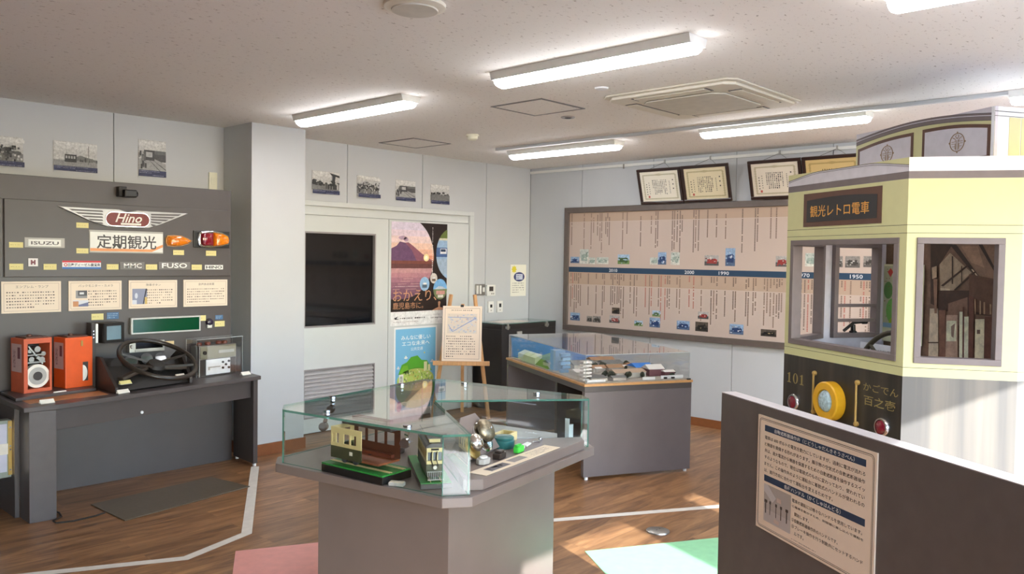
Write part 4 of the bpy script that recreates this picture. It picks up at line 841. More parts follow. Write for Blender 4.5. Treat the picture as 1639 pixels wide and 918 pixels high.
# ------------------------------------------------------------------ timeline board on the right wall
FT = F((XB - .001, 0, 0), (0, -1, 0), (0, 0, 1), (-1, 0, 0))       # u = -y
TL0, TL1, TZ0, TZ1 = -5.42, -0.95, .772, 2.03
def timeline():
    t = thing('timeline_board', 'long framed timeline board with beige print and navy year band', 'timeline', (XB - .01, 3.2, TZ0))
    b = MB(FT); b.frame(TL0, TZ0, TL1, TZ1, .055, 0, .04); b.build('frame', 'board_brown', t, bev=.003)
    b = MB(FT); n = .0165; x0, x1, z0, z1 = TL0 + .055, TL1 - .055, TZ0 + .055, TZ1 - .055
    b.col(196, 178, 166); b.box(x0, x1, z0, z1, .002, n); b.col(184, 160, 140); b.rect(x0, z1 - .09, x1, z1, n + .0004); b.rect(x0, 1.25, x1, 1.372, n + .0004)
    b.col(38, 66, 92); b.rect(x0, 1.371, x1, 1.424, n + .0008); b.col(225, 228, 232)
    for s, y in (('2010', 4.804), ('2000', 3.947), ('1990', 3.599), ('1970', 2.87), ('1950', 2.442)): b.text(s, -y - .05, 1.382, -y + .05, 1.413, n + .0012, weight=.01)
    rng = random.Random(21); x = x0 + .03
    while x < x1 - .02:
        b.col(*rng.choice([(120, 100, 88), (130, 108, 96), (112, 96, 88)])); w = .013
        for band, zt, zb in ((0, z1 - .012, z1 - .085), (1, z1 - .1, rng.uniform(1.56, 1.78))):
            h = .0135; z = zt
            if band == 0 and rng.random() < .3: z = zt - .04
            while z > zb:
                if rng.random() > .08: b.rect(x - w * .42, z - h * .74, x + w * .42, z, n + .0012)
                z -= h
        x += rng.choice([.022, .03, .05, .09, .12, .16])
    x = x0 + .03
    while x < x1 - .02:
        red = rng.random() < .2; b.col(*((178, 104, 92) if red else rng.choice([(120, 100, 88), (132, 110, 96), (112, 96, 88)]))); w = .013
        for zt, zb in ((1.36, 1.365 - rng.choice([.05, .08, .1])), (1.24, rng.uniform(.93, 1.1))):
            h = .0135; z = zt
            while z > zb:
                if rng.random() > .08: b.rect(x - w * .42, z - h * .74, x + w * .42, z, n + .0012)
                z -= h
        x += rng.choice([.022, .026, .03, .045, .08, .1])
    b.build('printed_sheet', 'print_matte', t)
    za = zc((890, 220, 1280, 440), 1627); zb_ = zc((890, 400, 1280, 600), 1639); zw = zc((1250, 370, 1460, 590), 876)
    S = [(za, 98, 795, 155, 838, 'b'), (za, 160, 745, 217, 843, 'w'), (za, 220, 800, 262, 845, 'w'), (za, 270, 798, 350, 845, 'w'), (za, 413, 780, 490, 845, 'g'), (za, 628, 800, 680, 848, 'w'), (za, 682, 765, 736, 848, 'b'), (za, 768, 765, 825, 850, 'w'), (za, 993, 785, 1086, 855, 'r'), (za, 1133, 738, 1195, 858, 'b'), (za, 1468, 790, 1545, 862, 'r'),
         (zb_, 97, 418, 160, 475, 'b'), (zb_, 207, 442, 243, 483, 'd'), (zb_, 247, 442, 300, 488, 'd'), (zb_, 377, 385, 428, 430, 'k'), (zb_, 360, 438, 428, 492, 'r'), (zb_, 527, 472, 583, 512, 'g'), (zb_, 648, 405, 702, 448, 'g'), (zb_, 630, 452, 700, 522, 'b'), (zb_, 813, 472, 898, 538, 'b'), (zb_, 955, 412, 1025, 465, 'r'), (zb_, 938, 480, 1022, 550, 'k'), (zb_, 1168, 495, 1260, 570, 'b'), (zb_, 1378, 530, 1482, 585, 'k'),
         (zw, 163, 145, 230, 235, 'w'), (zw, 345, 165, 412, 240, 'd'), (zw, 430, 165, 527, 243, 'd'), (zw, 552, 165, 640, 240, 'd')]
    pal = {'b': [(150, 178, 210), (40, 64, 110), (90, 110, 140), (220, 224, 230)], 'w': [(196, 204, 196), (160, 176, 166), (216, 216, 206), (130, 150, 140)], 'g': [(170, 196, 220), (70, 100, 60), (120, 150, 90), (220, 220, 220)], 'r': [(180, 176, 172), (160, 60, 56), (90, 90, 90), (220, 210, 200)], 'd': [(150, 144, 138), (70, 66, 62), (110, 104, 100), (190, 186, 180)], 'k': [(90, 80, 70), (30, 28, 26), (60, 54, 48), (170, 150, 110)]}
    for i, (z_, a0, b0, a1, b1, k) in enumerate(S):
        p = at(*z_(a0, b0), 0, XB - .018); q = at(*z_(a1, b1), 0, XB - .018); u0, u1, v0, v1 = -p.y, -q.y, q.z, p.z; w, h = u1 - u0, v1 - v0; rng = random.Random(50 + i); c = pal[k]
        b = MB(FT); b.col(c[0]); b.rect(u0, v0, u1, v1, n + .0016); b.col(c[2]); b.rect(u0, v0, u1, v0 + h * .4, n + .002)
        b.col(c[1]); b.poly([(u0 + w * .15, v0 + h * .22), (u0 + w * .85, v0 + h * .18), (u0 + w * .9, v0 + h * .55), (u0 + w * .75, v0 + h * .68), (u0 + w * .2, v0 + h * .62)], n + .0024)
        for j in range(12):
            b.col(rng.choice(c)); x = u0 + w * rng.uniform(0, .85); z = v0 + h * rng.uniform(.05, .8); b.rect(x, z, x + w * rng.uniform(.05, .15), z + h * rng.uniform(.05, .15), n + .0028)
        b.build('printed_photo', 'print_photo', t)
timeline()
# certificates hung from the rail, leaning forward
def certificate(y1, y0, zb, label, paper, seed, lean=.095):
    t = thing('framed_certificate', label, 'certificate', (XB - .05, (y0 + y1) / 2, zb), 'framed certificates over the timeline')
    H_ = .325; up = Vector((-lean, 0, H_)).normalized(); nn = Vector((-up.z, 0, up.x)).normalized() * 1
    nn = Vector((-H_, 0, -lean)).normalized()
    fr = F((XB - .045, y1, zb), (0, -1, 0), tuple(up), tuple(nn)); W = y1 - y0; h = .335; rng = random.Random(seed)
    b = MB(fr); b.frame(0, 0, W, h, .027, -.012, .012); b.build('frame', 'cert_frame', t, bev=.004)
    b = MB(fr); b.col(paper); b.box(.022, W - .022, .022, h - .022, -.01, 0); g = tuple(int(v * f) for v, f in zip(paper, (.84, .83, .76)))
    b.col(g); fx0, fz0, fx1, fz1 = .06, .05, W - .06, h - .06
    for k in range(40):
        s = k / 40
        for (x, z) in ((fx0 + (fx1 - fx0) * s, fz0), (fx0 + (fx1 - fx0) * s, fz1), (fx0, fz0 + (fz1 - fz0) * s), (fx1, fz0 + (fz1 - fz0) * s)):
            b.poly(ell(x, z, .008 + .003 * math.sin(k * 1.7), .007, 8), .0006 + .00002 * k)
    b.poly([(W * .5 - .08, fz1), (W * .5, fz1 + .012), (W * .5 + .08, fz1), (W * .5, fz1 - .01)], .0016)
    b.col(50, 46, 44); dashes(b, W * .32, h * .24, W * .66, h * .68, 9, .002, rng, vert=True)
    def col_(x, z0, z1, k, s):
        for i in range(k): zz = z1 - (z1 - z0) * i / max(1, k - 1); b.rect(x - s / 2, zz - s / 2, x + s / 2, zz + s / 2, .002)
    col_(W * .80, h * .42, h * .66, 3, .011); col_(W * .72, h * .3, h * .62, 8, .007); col_(W * .25, h * .3, h * .6, 6, .007); col_(W * .19, h * .28, h * .56, 5, .009)
    b.col(190, 90, 80); b.rect(W * .2, h * .18, W * .24, h * .24, .002)
    b.build('certificate_sheet', 'print_gloss', t)
    top = fr.p(W / 2, h, -.012); hk = Vector((XB - .024, (y0 + y1) / 2, HC - .045))
    b = MB(); b.tube([tuple(fr.p(W / 2 - .12, h * .97, -.013)), tuple(hk), tuple(fr.p(W / 2 + .12, h * .97, -.013))], .0018, 6); b.build('hanging_wire', 'charcoal', t)
    b = MB(); b.box(hk.x - .008, hk.x + .0015, hk.y - .006, hk.y + .006, hk.z - .012, hk.z + .025); b.build('hook', 'steel', t)
certificate(4.467, 3.998, 2.032, 'framed certificate leftmost over the timeline, whitest sheet', (238, 232, 214), 1)
certificate(3.993, 3.52, 2.034, 'framed certificate second from left, yellowish sheet', (228, 216, 182), 2)
certificate(3.337, 2.872, 2.034, 'framed certificate third from left, half behind the tram', (224, 214, 196), 3)
certificate(2.862, 2.38, 2.034, 'framed tan certificate, last before the tram roof hides it', (206, 180, 124), 4)
b = MB(); b.box(XB - .034, XB - .0225, 4.69, 4.70, HC - .075, HC - .03); tag(b.build('rail_hook', 'steel'), 'empty small metal hook on the rail left of certificates', 'hook')

# ------------------------------------------------------------------ black cabinet in the corner
t = thing('cabinet', 'black glass topped cabinet in the far corner', 'cabinet', (6.2, 5.72, 0))
b = MB(); b.box(5.79, 6.605, 5.52, 5.915, .0, .80); b.build('body', 'cabinet_black', t, bev=.004)
b = MB(); b.box(5.79, 6.605, 5.52, 5.53, .8005, .852); b.box(5.79, 5.80, 5.5305, 5.915, .8005, .852); b.box(6.595, 6.605, 5.5305, 5.915, .8005, .852); b.box(5.8005, 6.5945, 5.905, 5.915, .8005, .852); b.build('rim', 'cabinet_black', t)
b = MB(); b.slab(5.79, 6.605, 5.52, 5.915, .8525, .858, 2); b.build('glass_top', ['case_glass', 'case_glass_edge'], t)
for x in (5.83, 6.42):
    b = MB(); b.box(x, x + .06, 5.505, 5.5195, .81, .835); b.box(x + .02, x + .04, 5.498, 5.5195, .80, .856); b.build('clasp', 'steel', t, bev=.002)
b = MB(); b.box(6.0, 6.07, 5.507, 5.519, .745, .775); tag(b.build('lock_box', 'grey_plastic'), 'small pale box on the cabinet front below the clasp', 'box')
b = MB(); b.prism([(5.88, 5.6), (6.3, 5.62), (6.28, 5.84), (5.9, 5.82)], .8595, .8605); tag(b.build('top_reflection', 'paper'), 'pale sheet in place of a wall reflection on the corner cabinet', 'paper')  # thin pale sheet added to imitate the wall mirrored in the glass top

# ------------------------------------------------------------------ easel with map board
t = thing('easel', 'light wooden easel by the door carrying a cream board', 'easel', (5.38, 5.42, 0))
side = Vector((.69, -.72, 0)); back = Vector((.72, .69, 0)); E0 = Vector((5.33, 5.60, 0))
def E(s, z, d=0.0): return tuple(E0 + side * s + back * d + Vector((0, 0, z)))
b = MB(); b.bar(E(-.262, 0, -.11), E(-.112, 1.15, .075), .03, .022); b.build('leg', 'wood_light', t)
b = MB(); b.bar(E(.262, 0, -.11), E(.112, 1.15, .075), .03, .022); b.build('leg', 'wood_light', t)
b = MB(); b.bar(E(0, 0, .24), E(0, 1.06, .085), .03, .022); b.build('rear_leg', 'wood_light', t)
b = MB(); b.bar(E(-.13, 1.0, .068), E(.13, 1.0, .068), .022, .03); b.build('top_rail', 'wood_light', t)
b = MB(); b.bar(E(-.265, .515, -.07), E(.265, .515, -.07), .055, .038); b.build('tray', 'wood_light', t, bev=.003)
lean = Vector((back.x * .11, back.y * .11, .5)).normalized(); bn = Vector((-back.x * .976, -back.y * .976, .215)).normalized()
fr = F(E(-.185, .5355, -.075), tuple(side), tuple(lean), tuple(bn)); W, Hh = .37, .52; rng = random.Random(8)
b = MB(fr); b.col(238, 220, 200); b.box(0, W, 0, Hh, -.012, 0); b.col(120, 104, 96); m = .0004
for q in ((.02, .02, W - .02, .0225), (.02, Hh - .0225, W - .02, Hh - .02), (.02, .02, .0225, Hh - .02), (W - .0225, .02, W - .02, Hh - .02)): b.rect(*q, m)
b.col(110, 96, 90); dashes(b, W * .22, Hh * .9, W * .78, Hh * .945, 1, m, rng, last=1); b.col(222, 208, 192); b.rect(.045, Hh * .5, W - .045, Hh * .86, m)
for k in range(130):
    x = rng.uniform(.05, W - .06); z = Hh * rng.uniform(.51, .84); b.col(rng.choice([(190, 196, 212), (204, 206, 214), (170, 182, 206), (214, 206, 200), (200, 170, 160)])); b.rect(x, z, x + rng.uniform(.004, .02), z + rng.uniform(.003, .012), .0008)
b.col(140, 158, 200); b.poly([(.09, Hh * .53), (.1, Hh * .53), (W - .05, Hh * .78), (W - .06, Hh * .79)], .0011); b.poly([(.05, Hh * .66), (.055, Hh * .66), (.1, Hh * .53), (.09, Hh * .53)], .0011); b.poly([(.05, Hh * .8), (.05, Hh * .79), (W - .05, Hh * .78), (W - .05, Hh * .79)], .0011)
b.col(110, 96, 90); dashes(b, .04, Hh * .06, W - .04, Hh * .47, 9, m, rng, last=.35)
tag(b.build('map_board', 'print_matte'), 'cream board with blue map sketch resting on the easel', 'board')
b = MB(fr); b.box(W * .45, W * .53, Hh - .01, Hh + .012, -.016, .004); tag(b.build('clip', 'black', bev=.002), 'small black clip on top of the easel board', 'clip')

# ------------------------------------------------------------------ model town table
G = F((4.392, 3.405, 0), (.894, -.448, 0), (.448, .894, 0), (0, 0, 1)); TW, TD = .84, 1.54
t = thing('model_table', 'charcoal table with solid front end and plywood edge for the town model', 'table', (4.392, 3.405, 0))
b = MB(G); b.box(0, TW, 0, .04, .02, .6); b.build('end_panel', 'charcoal_sheen', t, bev=.002)
b = MB(G); b.box(0, TW, TD - .04, TD, .02, .6); b.build('end_panel', 'charcoal_sheen', t, bev=.002)
b = MB(G); b.box(0, TW, 0, TD, .6005, .64); b.build('top_slab', 'charcoal', t, bev=.002)
b = MB(G); b.box(.06, TW - .06, .6, .64, .03, .6); b.build('inner_panel', 'charcoal_dark', t)
b = MB(G)
for x, y in ((.03, .02), (TW - .03, .02), (.03, TD - .02), (TW - .03, TD - .02)): b.cyl((x, y, 0), (x, y, .0195), .013, 12)
b.build('foot', 'bright_white', t)
b = MB(G); b.box(-.006, TW + .006, -.006, TD + .006, .6405, .656); b.build('plywood_top', 'ply', t)
t = thing('town_model', 'miniature town model with roofs, trees and streets under clear cover', 'model', tuple(G.p(.42, .77, .657)))
b = MB(G); b.box(.02, TW - .02, .02, TD - .02, .6565, .664); b.build('ground', M('model_ground', (166, 160, 150), .7, noise=.1, scale=30).name, t)
Z = .6645
def roofhouse(x0, y0, x1, y1, h, r, roof, wall='model_wall'):
    M('model_wall', (206, 200, 190), .6)
    b = MB(G); b.box(x0, x1, y0, y1, Z, Z + h); hs = b.build('building', wall, t)
    b = MB(G); e = .006; ym = (y0 + y1) / 2
    b.raw([(x0 - e, y0 - e, Z + h), (x1 + e, y0 - e, Z + h), (x1 + e, y1 + e, Z + h), (x0 - e, y1 + e, Z + h), (x0 - e, ym, Z + h + r), (x1 + e, ym, Z + h + r)], [(0, 1, 5, 4), (2, 3, 4, 5), (0, 4, 3), (1, 2, 5), (3, 2, 1, 0)]); b.build('roof', roof, hs)
M('roof_grey', (118, 118, 116), .6); M('roof_orange', (172, 132, 98), .6); M('roof_blue', (54, 128, 214), .5); M('roof_white', (232, 228, 222), .5); M('roof_tan', (186, 160, 138), .6); M('wall_mauve', (128, 84, 92), .6); M('tree_dark', (52, 58, 44), .8, noise=.35, scale=120); M('model_blue', (52, 104, 164), .3, noise=.2, scale=15); M('model_lightblue', (120, 170, 214), .4); M('grass_model', (112, 132, 72), .8, noise=.2, scale=60)
roofhouse(.32, .16, .56, .28, .035, .02, 'roof_tan'); roofhouse(.56, .30, .70, .44, .05, .025, 'roof_blue'); roofhouse(.60, .18, .72, .29, .05, .03, 'roof_white', 'wall_mauve'); roofhouse(.70, .13, .78, .18, .035, .012, 'roof_white', 'wall_mauve')
roofhouse(.42, .46, .54, .56, .03, .02, 'roof_orange'); roofhouse(.30, .48, .40, .56, .028, .02, 'roof_orange'); roofhouse(.16, .52, .28, .64, .05, .03, 'roof_grey'); roofhouse(.62, .52, .74, .62, .03, .02, 'roof_orange'); roofhouse(.08, .06, .2, .22, .02, .012, 'roof_grey'); roofhouse(.24, .05, .34, .11, .02, .012, 'roof_grey')
roofhouse(.5, .7, .66, .82, .03, .02, 'roof_grey'); roofhouse(.28, .72, .42, .84, .035, .02, 'roof_grey'); roofhouse(.08, .3, .18, .44, .03, .015, 'roof_white'); roofhouse(.05, .72, .18, .86, .04, .02, 'roof_grey'); roofhouse(.5, .92, .7, 1.02, .03, .02, 'roof_orange')
rng = random.Random(31); taken = []
for k in range(60):
    x, y = rng.uniform(.2, .76), rng.uniform(.06, 1.0); w, d = rng.uniform(.035, .06), rng.uniform(.035, .06)
    if any(abs(x - a) < .06 and abs(y - c) < .06 for a, c in taken) or (.28 < x < .8 and .10 < y < .46) or .22 - w < x < .27 or .85 - d < y < .9: continue
    taken.append((x, y)); roofhouse(x, y, x + w, y + d, rng.uniform(.014, .03), rng.uniform(.006, .014), rng.choice(['roof_grey', 'roof_grey', 'roof_white', 'roof_tan', 'roof_tan']))
b = MB(G)
for i in range(5): b.box(.045 + .012 * (i % 2), .12, .5 + i * .001, .54, Z + i * .03, Z + i * .03 + .022)
b.build('glass_tower', 'model_lightblue', t)
b = MB(G); b.box(.05, .13, .62, .72, Z, Z + .15); b.build('tower', 'model_lightblue', t)
b = MB(G)
for i in range(6): b.box(.035, .10, .10, .16, Z + i * .024, Z + i * .024 + .012)
b.build('stacked_building', 'roof_white', t)
rng = random.Random(12)
for (x, y, r) in ((.29, .17, .028), (.27, .24, .024), (.40, .14, .026), (.52, .14, .022), (.36, .60, .03), (.22, .68, .028), (.58, .47, .024), (.76, .28, .03), (.74, .10, .018), (.8, .2, .022), (.45, .62, .03), (.68, .66, .03), (.3, .66, .028), (.78, .45, .03)):
    b = MB(G)
    for k in range(5):
        a = rng.uniform(0, 6.28); q = rng.uniform(0, .6) * r; b.lathe([(.001, 0), (r * .62, r * .3), (r * .75, r * .8), (r * .45, r * 1.3), (.001, r * 1.5)], (x + q * math.cos(a), y + q * math.sin(a), Z + r * .1 * k), (0, 0, 1), 8)
    b.build('tree', 'tree_dark', t)
b = MB(G); b.box(.05, .75, 1.06, 1.5, Z, Z + .006); b.build('sea', 'model_blue', t)
b = MB(G); b.box(.03, .8, 1.508, 1.515, Z, Z + .16); b.build('sea_backdrop', 'model_blue', t)
b = MB(G); b.raw([(.03, .72, Z), (.4, .78, Z), (.34, 1.2, Z), (.05, 1.25, Z), (.12, .9, Z + .075), (.2, 1.05, Z + .085)], [(0, 1, 4), (1, 5, 4), (1, 2, 5), (2, 3, 5), (3, 4, 5), (3, 0, 4)]); b.build('hill', 'grass_model', t)
for k in range(3):
    b = MB(G); y = 1.0 + k * .13; b.raw([(.04, y, Z), (.10, y, Z), (.10, y + .12, Z), (.04, y + .12, Z), (.04, y, Z + .05), (.10, y, Z + .075), (.10, y + .12, Z + .075), (.04, y + .12, Z + .05)], [(0, 1, 5, 4), (1, 2, 6, 5), (2, 3, 7, 6), (3, 0, 4, 7), (4, 5, 6, 7)]); b.build('white_hall', M('hall_white', (226, 230, 206), .5).name, t)
b = MB(G); b.box(.03, .17, .028, .034, Z, Z + .015); b.box(.46, .56, .03, .036, Z, Z + .02); b.box(.62, .8, .05, .056, Z, Z + .022); b.build('white_fence', 'bright_white', t)
b = MB(G); b.box(.22, .27, .03, 1.0, Z, Z + .001); b.box(.27, .82, .3, .33, Z, Z + .0012); b.box(.03, .8, .87, .9, Z, Z + .0014); b.build('street', M('street', (136, 130, 126), .7).name, t)
b = MB(G); rng = random.Random(4)
for k in range(9): x = rng.uniform(.22, .8); y = rng.choice([.31, .035, .88]); b.box(x, x + .022, y, y + .012, Z + .0016, Z + .012)
b.build('tiny_vehicles', 'ink_black', t)
t = thing('acrylic_cover', 'large clear box cover over the town model', 'cover', tuple(G.p(.42, .77, .657))); a0, a1, c0, c1, z0, z1, th = .012, TW - .012, .012, TD - .012, .657, .85, .005
b = MB(G); b.slab(a0, a1, c0, c0 + th, z0, z1, 1); b.slab(a0, a1, c1 - th, c1, z0, z1, 1); b.slab(a0, a0 + th, c0 + th + .0005, c1 - th - .0005, z0, z1, 0); b.slab(a1 - th, a1, c0 + th + .0005, c1 - th - .0005, z0, z1, 0); b.slab(a0, a1, c0, c1, z1 + .0005, z1 + th, 2); b.build('box', ['acrylic', 'acrylic_edge'], t)
b = MB(G); b.box(TW - .035, TW - .01, -.004, .011, .657, .668); b.build('corner_block', 'black', t)

# ------------------------------------------------------------------ glass case with tram models
th = math.radians(10.6); K = F((0, 0, 0), (math.cos(th), math.sin(th), 0), (-math.sin(th), math.cos(th), 0), (0, 0, 1))
U0, U1, V0, V1 = 2.217, 3.29, 1.60, 2.57
def octa(m, c): return [(U0 + m + c, V0 + m), (U1 - m - c, V0 + m), (U1 - m, V0 + m + c), (U1 - m, V1 - m - c), (U1 - m - c, V1 - m), (U0 + m + c, V1 - m), (U0 + m, V1 - m - c), (U0 + m, V0 + m + c)]
kc = K.p((U0 + U1) / 2, (V0 + V1) / 2, 0)
t = case = thing('glass_case', 'octagonal glass display case on a wide charcoal pedestal, coloured as window-lit, in front', 'display case', tuple(kc))
b = MB(K); b.box(2.345, 3.115, 1.74, 2.39, 0, .645); b.build('pedestal', 'taupe', t, bev=.002)
b = MB(K); b.prism(octa(0, .075), .6455, .68); b.build('slab_top', 'taupe', t, bev=.002)
GZ0, GZ1 = .681, .884; CEN = (2.76, 2.13); m, c = .02, .07; OC = octa(m, c)
def pane(p, q, z1=GZ1, tk=.006, nm='glass_pane'):
    a = Vector((*p, 0)); d = Vector((*q, 0)); e = (d - a).normalized(); w = Vector((-e.y, e.x, 0)); g = .001
    a += e * g; d -= e * g
    b = MB(K); vs = [(a.x, a.y, GZ0), (d.x, d.y, GZ0), (d.x, d.y, z1), (a.x, a.y, z1)]; vs += [(x + w.x * tk, y + w.y * tk, z) for x, y, z in vs]
    b.raw(vs, [(0, 1, 2, 3), (7, 6, 5, 4)]); b.mat(1).raw(vs, [(0, 4, 5, 1), (2, 6, 7, 3), (1, 5, 6, 2), (0, 3, 7, 4)]); return b.build(nm, ['case_glass', 'case_glass_edge'], t)
for i, j in ((2, 3), (3, 4), (4, 5), (5, 6), (6, 7), (7, 0), (1, 2)): pane(OC[i], OC[j])
pane((OC[0][0] + .004, OC[0][1] + .008), CEN); pane(CEN, (OC[1][0] + .0, OC[1][1] + .004))
b = MB(K); b.prism([OC[0], CEN, OC[1]] + OC[2:], GZ1 + .001, GZ1 + .009, side=1); b.build('glass_top', ['case_glass', 'case_glass_edge'], t)
def clip_(px, py, ang, drop=.05):
    q = at(px, py, 2, GZ1 + .01); l = Vector((math.cos(ang), math.sin(ang), 0)); fr = WORLD; b = MB(fr)
    b.cyl(tuple(q + Vector((0, 0, .0005))), tuple(q + Vector((0, 0, .008))), .016, 16); h = b.build('hinge', 'chrome', t, True)
    if drop:
        p2 = q + l * .03 + Vector((0, 0, -drop)); b = MB(fr); b.bar(tuple(q + Vector((0, 0, -.012))), tuple(p2), .014, .008); b.cyl(tuple(p2 - l * .008), tuple(p2 + l * .012), .017, 16); b.build('hinge_arm', 'chrome', h)
clip_(523, 659, math.radians(215)); clip_(532, 637, math.radians(225), 0.04); clip_(652, 683, math.radians(215)); clip_(642, 616, 0, 0); clip_(743, 614, 0, 0); clip_(859, 630, 0, 0)
# podium for the open quadrant
PT = .72
def kb(b): b.fr = K; return b
b = MB(K); b.prism([(U0 + .115, V0 + .07), (U0 + .165, V0 + .018), (U1 - .135, V0 + .018), (U1 - .085, V0 + .06), (CEN[0] + .01, CEN[1] - .025)], .6805, PT); tag(b.build('podium', 'taupe', bev=.002), 'low taupe wedge podium in the open quadrant of the case', 'podium')
b = MB(K); b.prism([(CEN[0] + .05, CEN[1] + .01), (U1 - .12, V0 + .16), (U1 - .05, V0 + .2), (U1 - .05, V1 - .3)], .6805, .712); tag(b.build('podium', M('podium_lit', (170, 168, 168), .3).name, bev=.002), 'triangular plate coloured pale as if sky-lit in the right glazed quadrant', 'podium')  # same laminate, sky light and reflection put into a lighter colour
b = MB(); b.lathe([(.055, 0), (.055, .02), (.075, .024), (.075, .03), (.0, .031)], (2.17, 2.70, .681), (0, 0, 1), 28); tag(b.build('round_stand', 'charcoal', None, True), 'small round dark stand behind the tram models', 'stand')
# cutaway tram model
T1 = F((1.783, 2.640, .681), (.12, -.993, 0), (0, 0, 1), (-.993, -.12, 0))
t = thing('model_tram', 'cutaway cream and brown tram model on a long green base', 'model tram', tuple(T1.o))
b = MB(T1); b.box(0, .325, 0, .028, -.152, 0); b.build('base_box', 'black', t, bev=.002); b = MB(T1); b.box(.001, .324, .0285, .034, -.151, -.001); gb = b.build('grass_top', 'green_base', t)
b = MB(T1)
for n in (-.045, -.055, -.115, -.125): b.box(.004, .32, .0345, .037, n, n + .003)
b.build('track', 'cream_wood', gb)
def wallwin(b, x0, x1, z0, z1, n0, n1, wins, zs, zt):      # side with window holes
    b.box(x0, x1, z0, zs, n0, n1); b.box(x0, x1, zt, z1, n0, n1); e = [x0] + [v for w in wins for v in w] + [x1]
    for i in range(0, len(e), 2): b.box(e[i], e[i + 1], zs, zt, n0, n1)
    return b
b = MB(T1); b.box(.03, .19, .055, .1, -.028, -.024); b.build('lower_side', 'tram_green', t)
b = MB(T1); wallwin(b, .03, .19, .1, .172, -.028, -.024, [(.035, .05), (.055, .07), (.095, .125), (.133, .163)], .113, .15); b.build('upper_side', 'cream_wood', t)
b = MB(T1); b.box(.026, .0295, .055, .1, -.14, -.024); b.build('end_lower', 'tram_green', t); b = MB(T1); b.box(.026, .0295, .1, .172, -.14, -.12); b.box(.026, .0295, .1, .172, -.09, -.07); b.box(.026, .0295, .1, .172, -.045, -.024); b.box(.026, .0295, .155, .172, -.12, -.045); b.build('end_upper', 'cream_wood', t)
b = MB(T1); b.box(.03, .275, .055, .062, -.14, -.0285); b.build('floor_board', M('tram_floor', (150, 86, 56), .4).name, t)
b = MB(T1); b.box(.03, .275, .0625, .1, -.144, -.1405); wallwin(b, .03, .275, .1, .172, -.144, -.1405, [(.05 + .052 * k, .09 + .052 * k) for k in range(4)], .108, .155); b.build('far_side', 'tram_brown', t)
b = MB(T1); b.box(.06, .25, .0625, .076, -.138, -.12); b.build('bench', 'copper_red', t)
b = MB(T1); b.prism([(.02, .1725), (.28, .1725), (.28, .182), (.265, .19), (.035, .19), (.02, .182)], -.15, -.085); rf = b.build('roof', 'charcoal', t); b = MB(T1); b.box(.06, .245, .1905, .205, -.135, -.1); b.build('roof_lantern', 'tram_brown', rf)
b = MB(T1)
for x in (.08, .14):
    for n in (-.05, -.12): b.cyl((x, .05, n), (x, .05, n + .008), .014, 16)
b.box(.065, .16, .044, .054, -.1, -.05); b.build('bogie', M('bogie', (66, 72, 84), .5).name, t)
q = T1.p(.136, .08, -.0238); b = MB(T1); b.rect(.128, .074, .145, .088, -.0236); b.build('number_plate', 'paper', t)
t = thing('caption_block', 'tiny acrylic caption block before the cutaway tram base', 'label', (1.87, 2.285, .681)); fr = F((1.852, 2.322, .681), (.12, -.993, 0), (-.993, -.12, 0), (0, 0, 1)); fr = F((1.834, 2.300, .681), (.50, -.86, 0), (.86, .5, 0), (0, 0, 1)); b = MB(fr); b.box(0, .055, .004, .03, .0005, .012); b.build('block', 'grey_plastic', t); b = MB(fr); b.box(.002, .053, .005, .029, .0125, .014); b.build('card', 'paper_cream', t)
# complete tram model seen from the front
T2 = F((1.887, 2.185, .681), (.832, -.555, 0), (0, 0, 1), (-.555, -.832, 0))
t = thing('model_tram', 'complete cream tram model with dark roof facing the case corner', 'model tram', tuple(T2.o))
b = MB(T2); b.box(0, .112, 0, .018, -.42, 0); b.build('base_box', 'charcoal', t, bev=.002); b = MB(T2); b.box(.001, .111, .0185, .022, -.419, -.001); g2 = b.build('grass_top', 'green_base', t)
b = MB(T2)
for x in (.036, .074): b.box(x, x + .003, .0225, .025, -.415, -.004)
b.build('track', 'cream_wood', g2)
b = MB(T2); b.box(.026, .086, .036, .078, -.3, -.04); b.build('lower_body', 'tram_green', t)
b = MB(T2); b.box(.026, .086, .0785, .09, -.3, -.04); b.box(.026, .086, .122, .14, -.3, -.04)
for x in (.026, .046, .0635, .082): b.box(x, x + .004, .0905, .1215, -.044, -.04)
for k in range(8):
    for x in (.026, .083): b.box(x, x + .003, .0905, .1215, -.08 - k * .031, -.072 - k * .031)
b.build('upper_body', 'cream_wood', t)
b = MB(T2); b.box(.03, .082, .0905, .1215, -.295, -.047); b.build('window_band', M('model_glass', (96, 104, 112), .1).name, t)
b = MB(T2); b.prism([(.02, .1405), (.092, .1405), (.088, .15), (.072, .156), (.04, .156), (.024, .15)], -.31, -.025); rf = b.build('roof', 'charcoal', t, bev=.001)
b = MB(T2); b.box(.036, .076, .1565, .17, -.27, -.045); b.build('roof_lantern', 'cream_wood', rf); b = MB(T2); b.box(.03, .082, .1705, .176, -.28, -.035); b.build('lantern_roof', 'charcoal', rf)
b = MB(T2); b.box(.042, .07, .128, .135, -.0395, -.038); b.build('destination_box', 'ink_black', t); b = MB(T2); b.cyl((.056, .068, -.0395), (.056, .068, -.032), .007, 14); b.build('headlamp', 'paper', t)
b = MB(T2)
for k in range(9): b.bar((.03 + k * .0065, .052, -.034), (.03 + k * .0065, .028, -.016), .002, .002)
b.box(.028, .084, .051, .054, -.036, -.032); b.box(.028, .084, .027, .03, -.018, -.014); b.build('fender_grille', 'grey_plastic', t)
b = MB(T2)
for x in (.045, .064): b.tube([(x, .125, -.0385), (x - .004, .1, -.034), (x + .003, .075, -.034)], .0018, 6)
b.box(.05, .07, .03, .05, -.28, -.05); b.build('coupling', 'rubber', t)
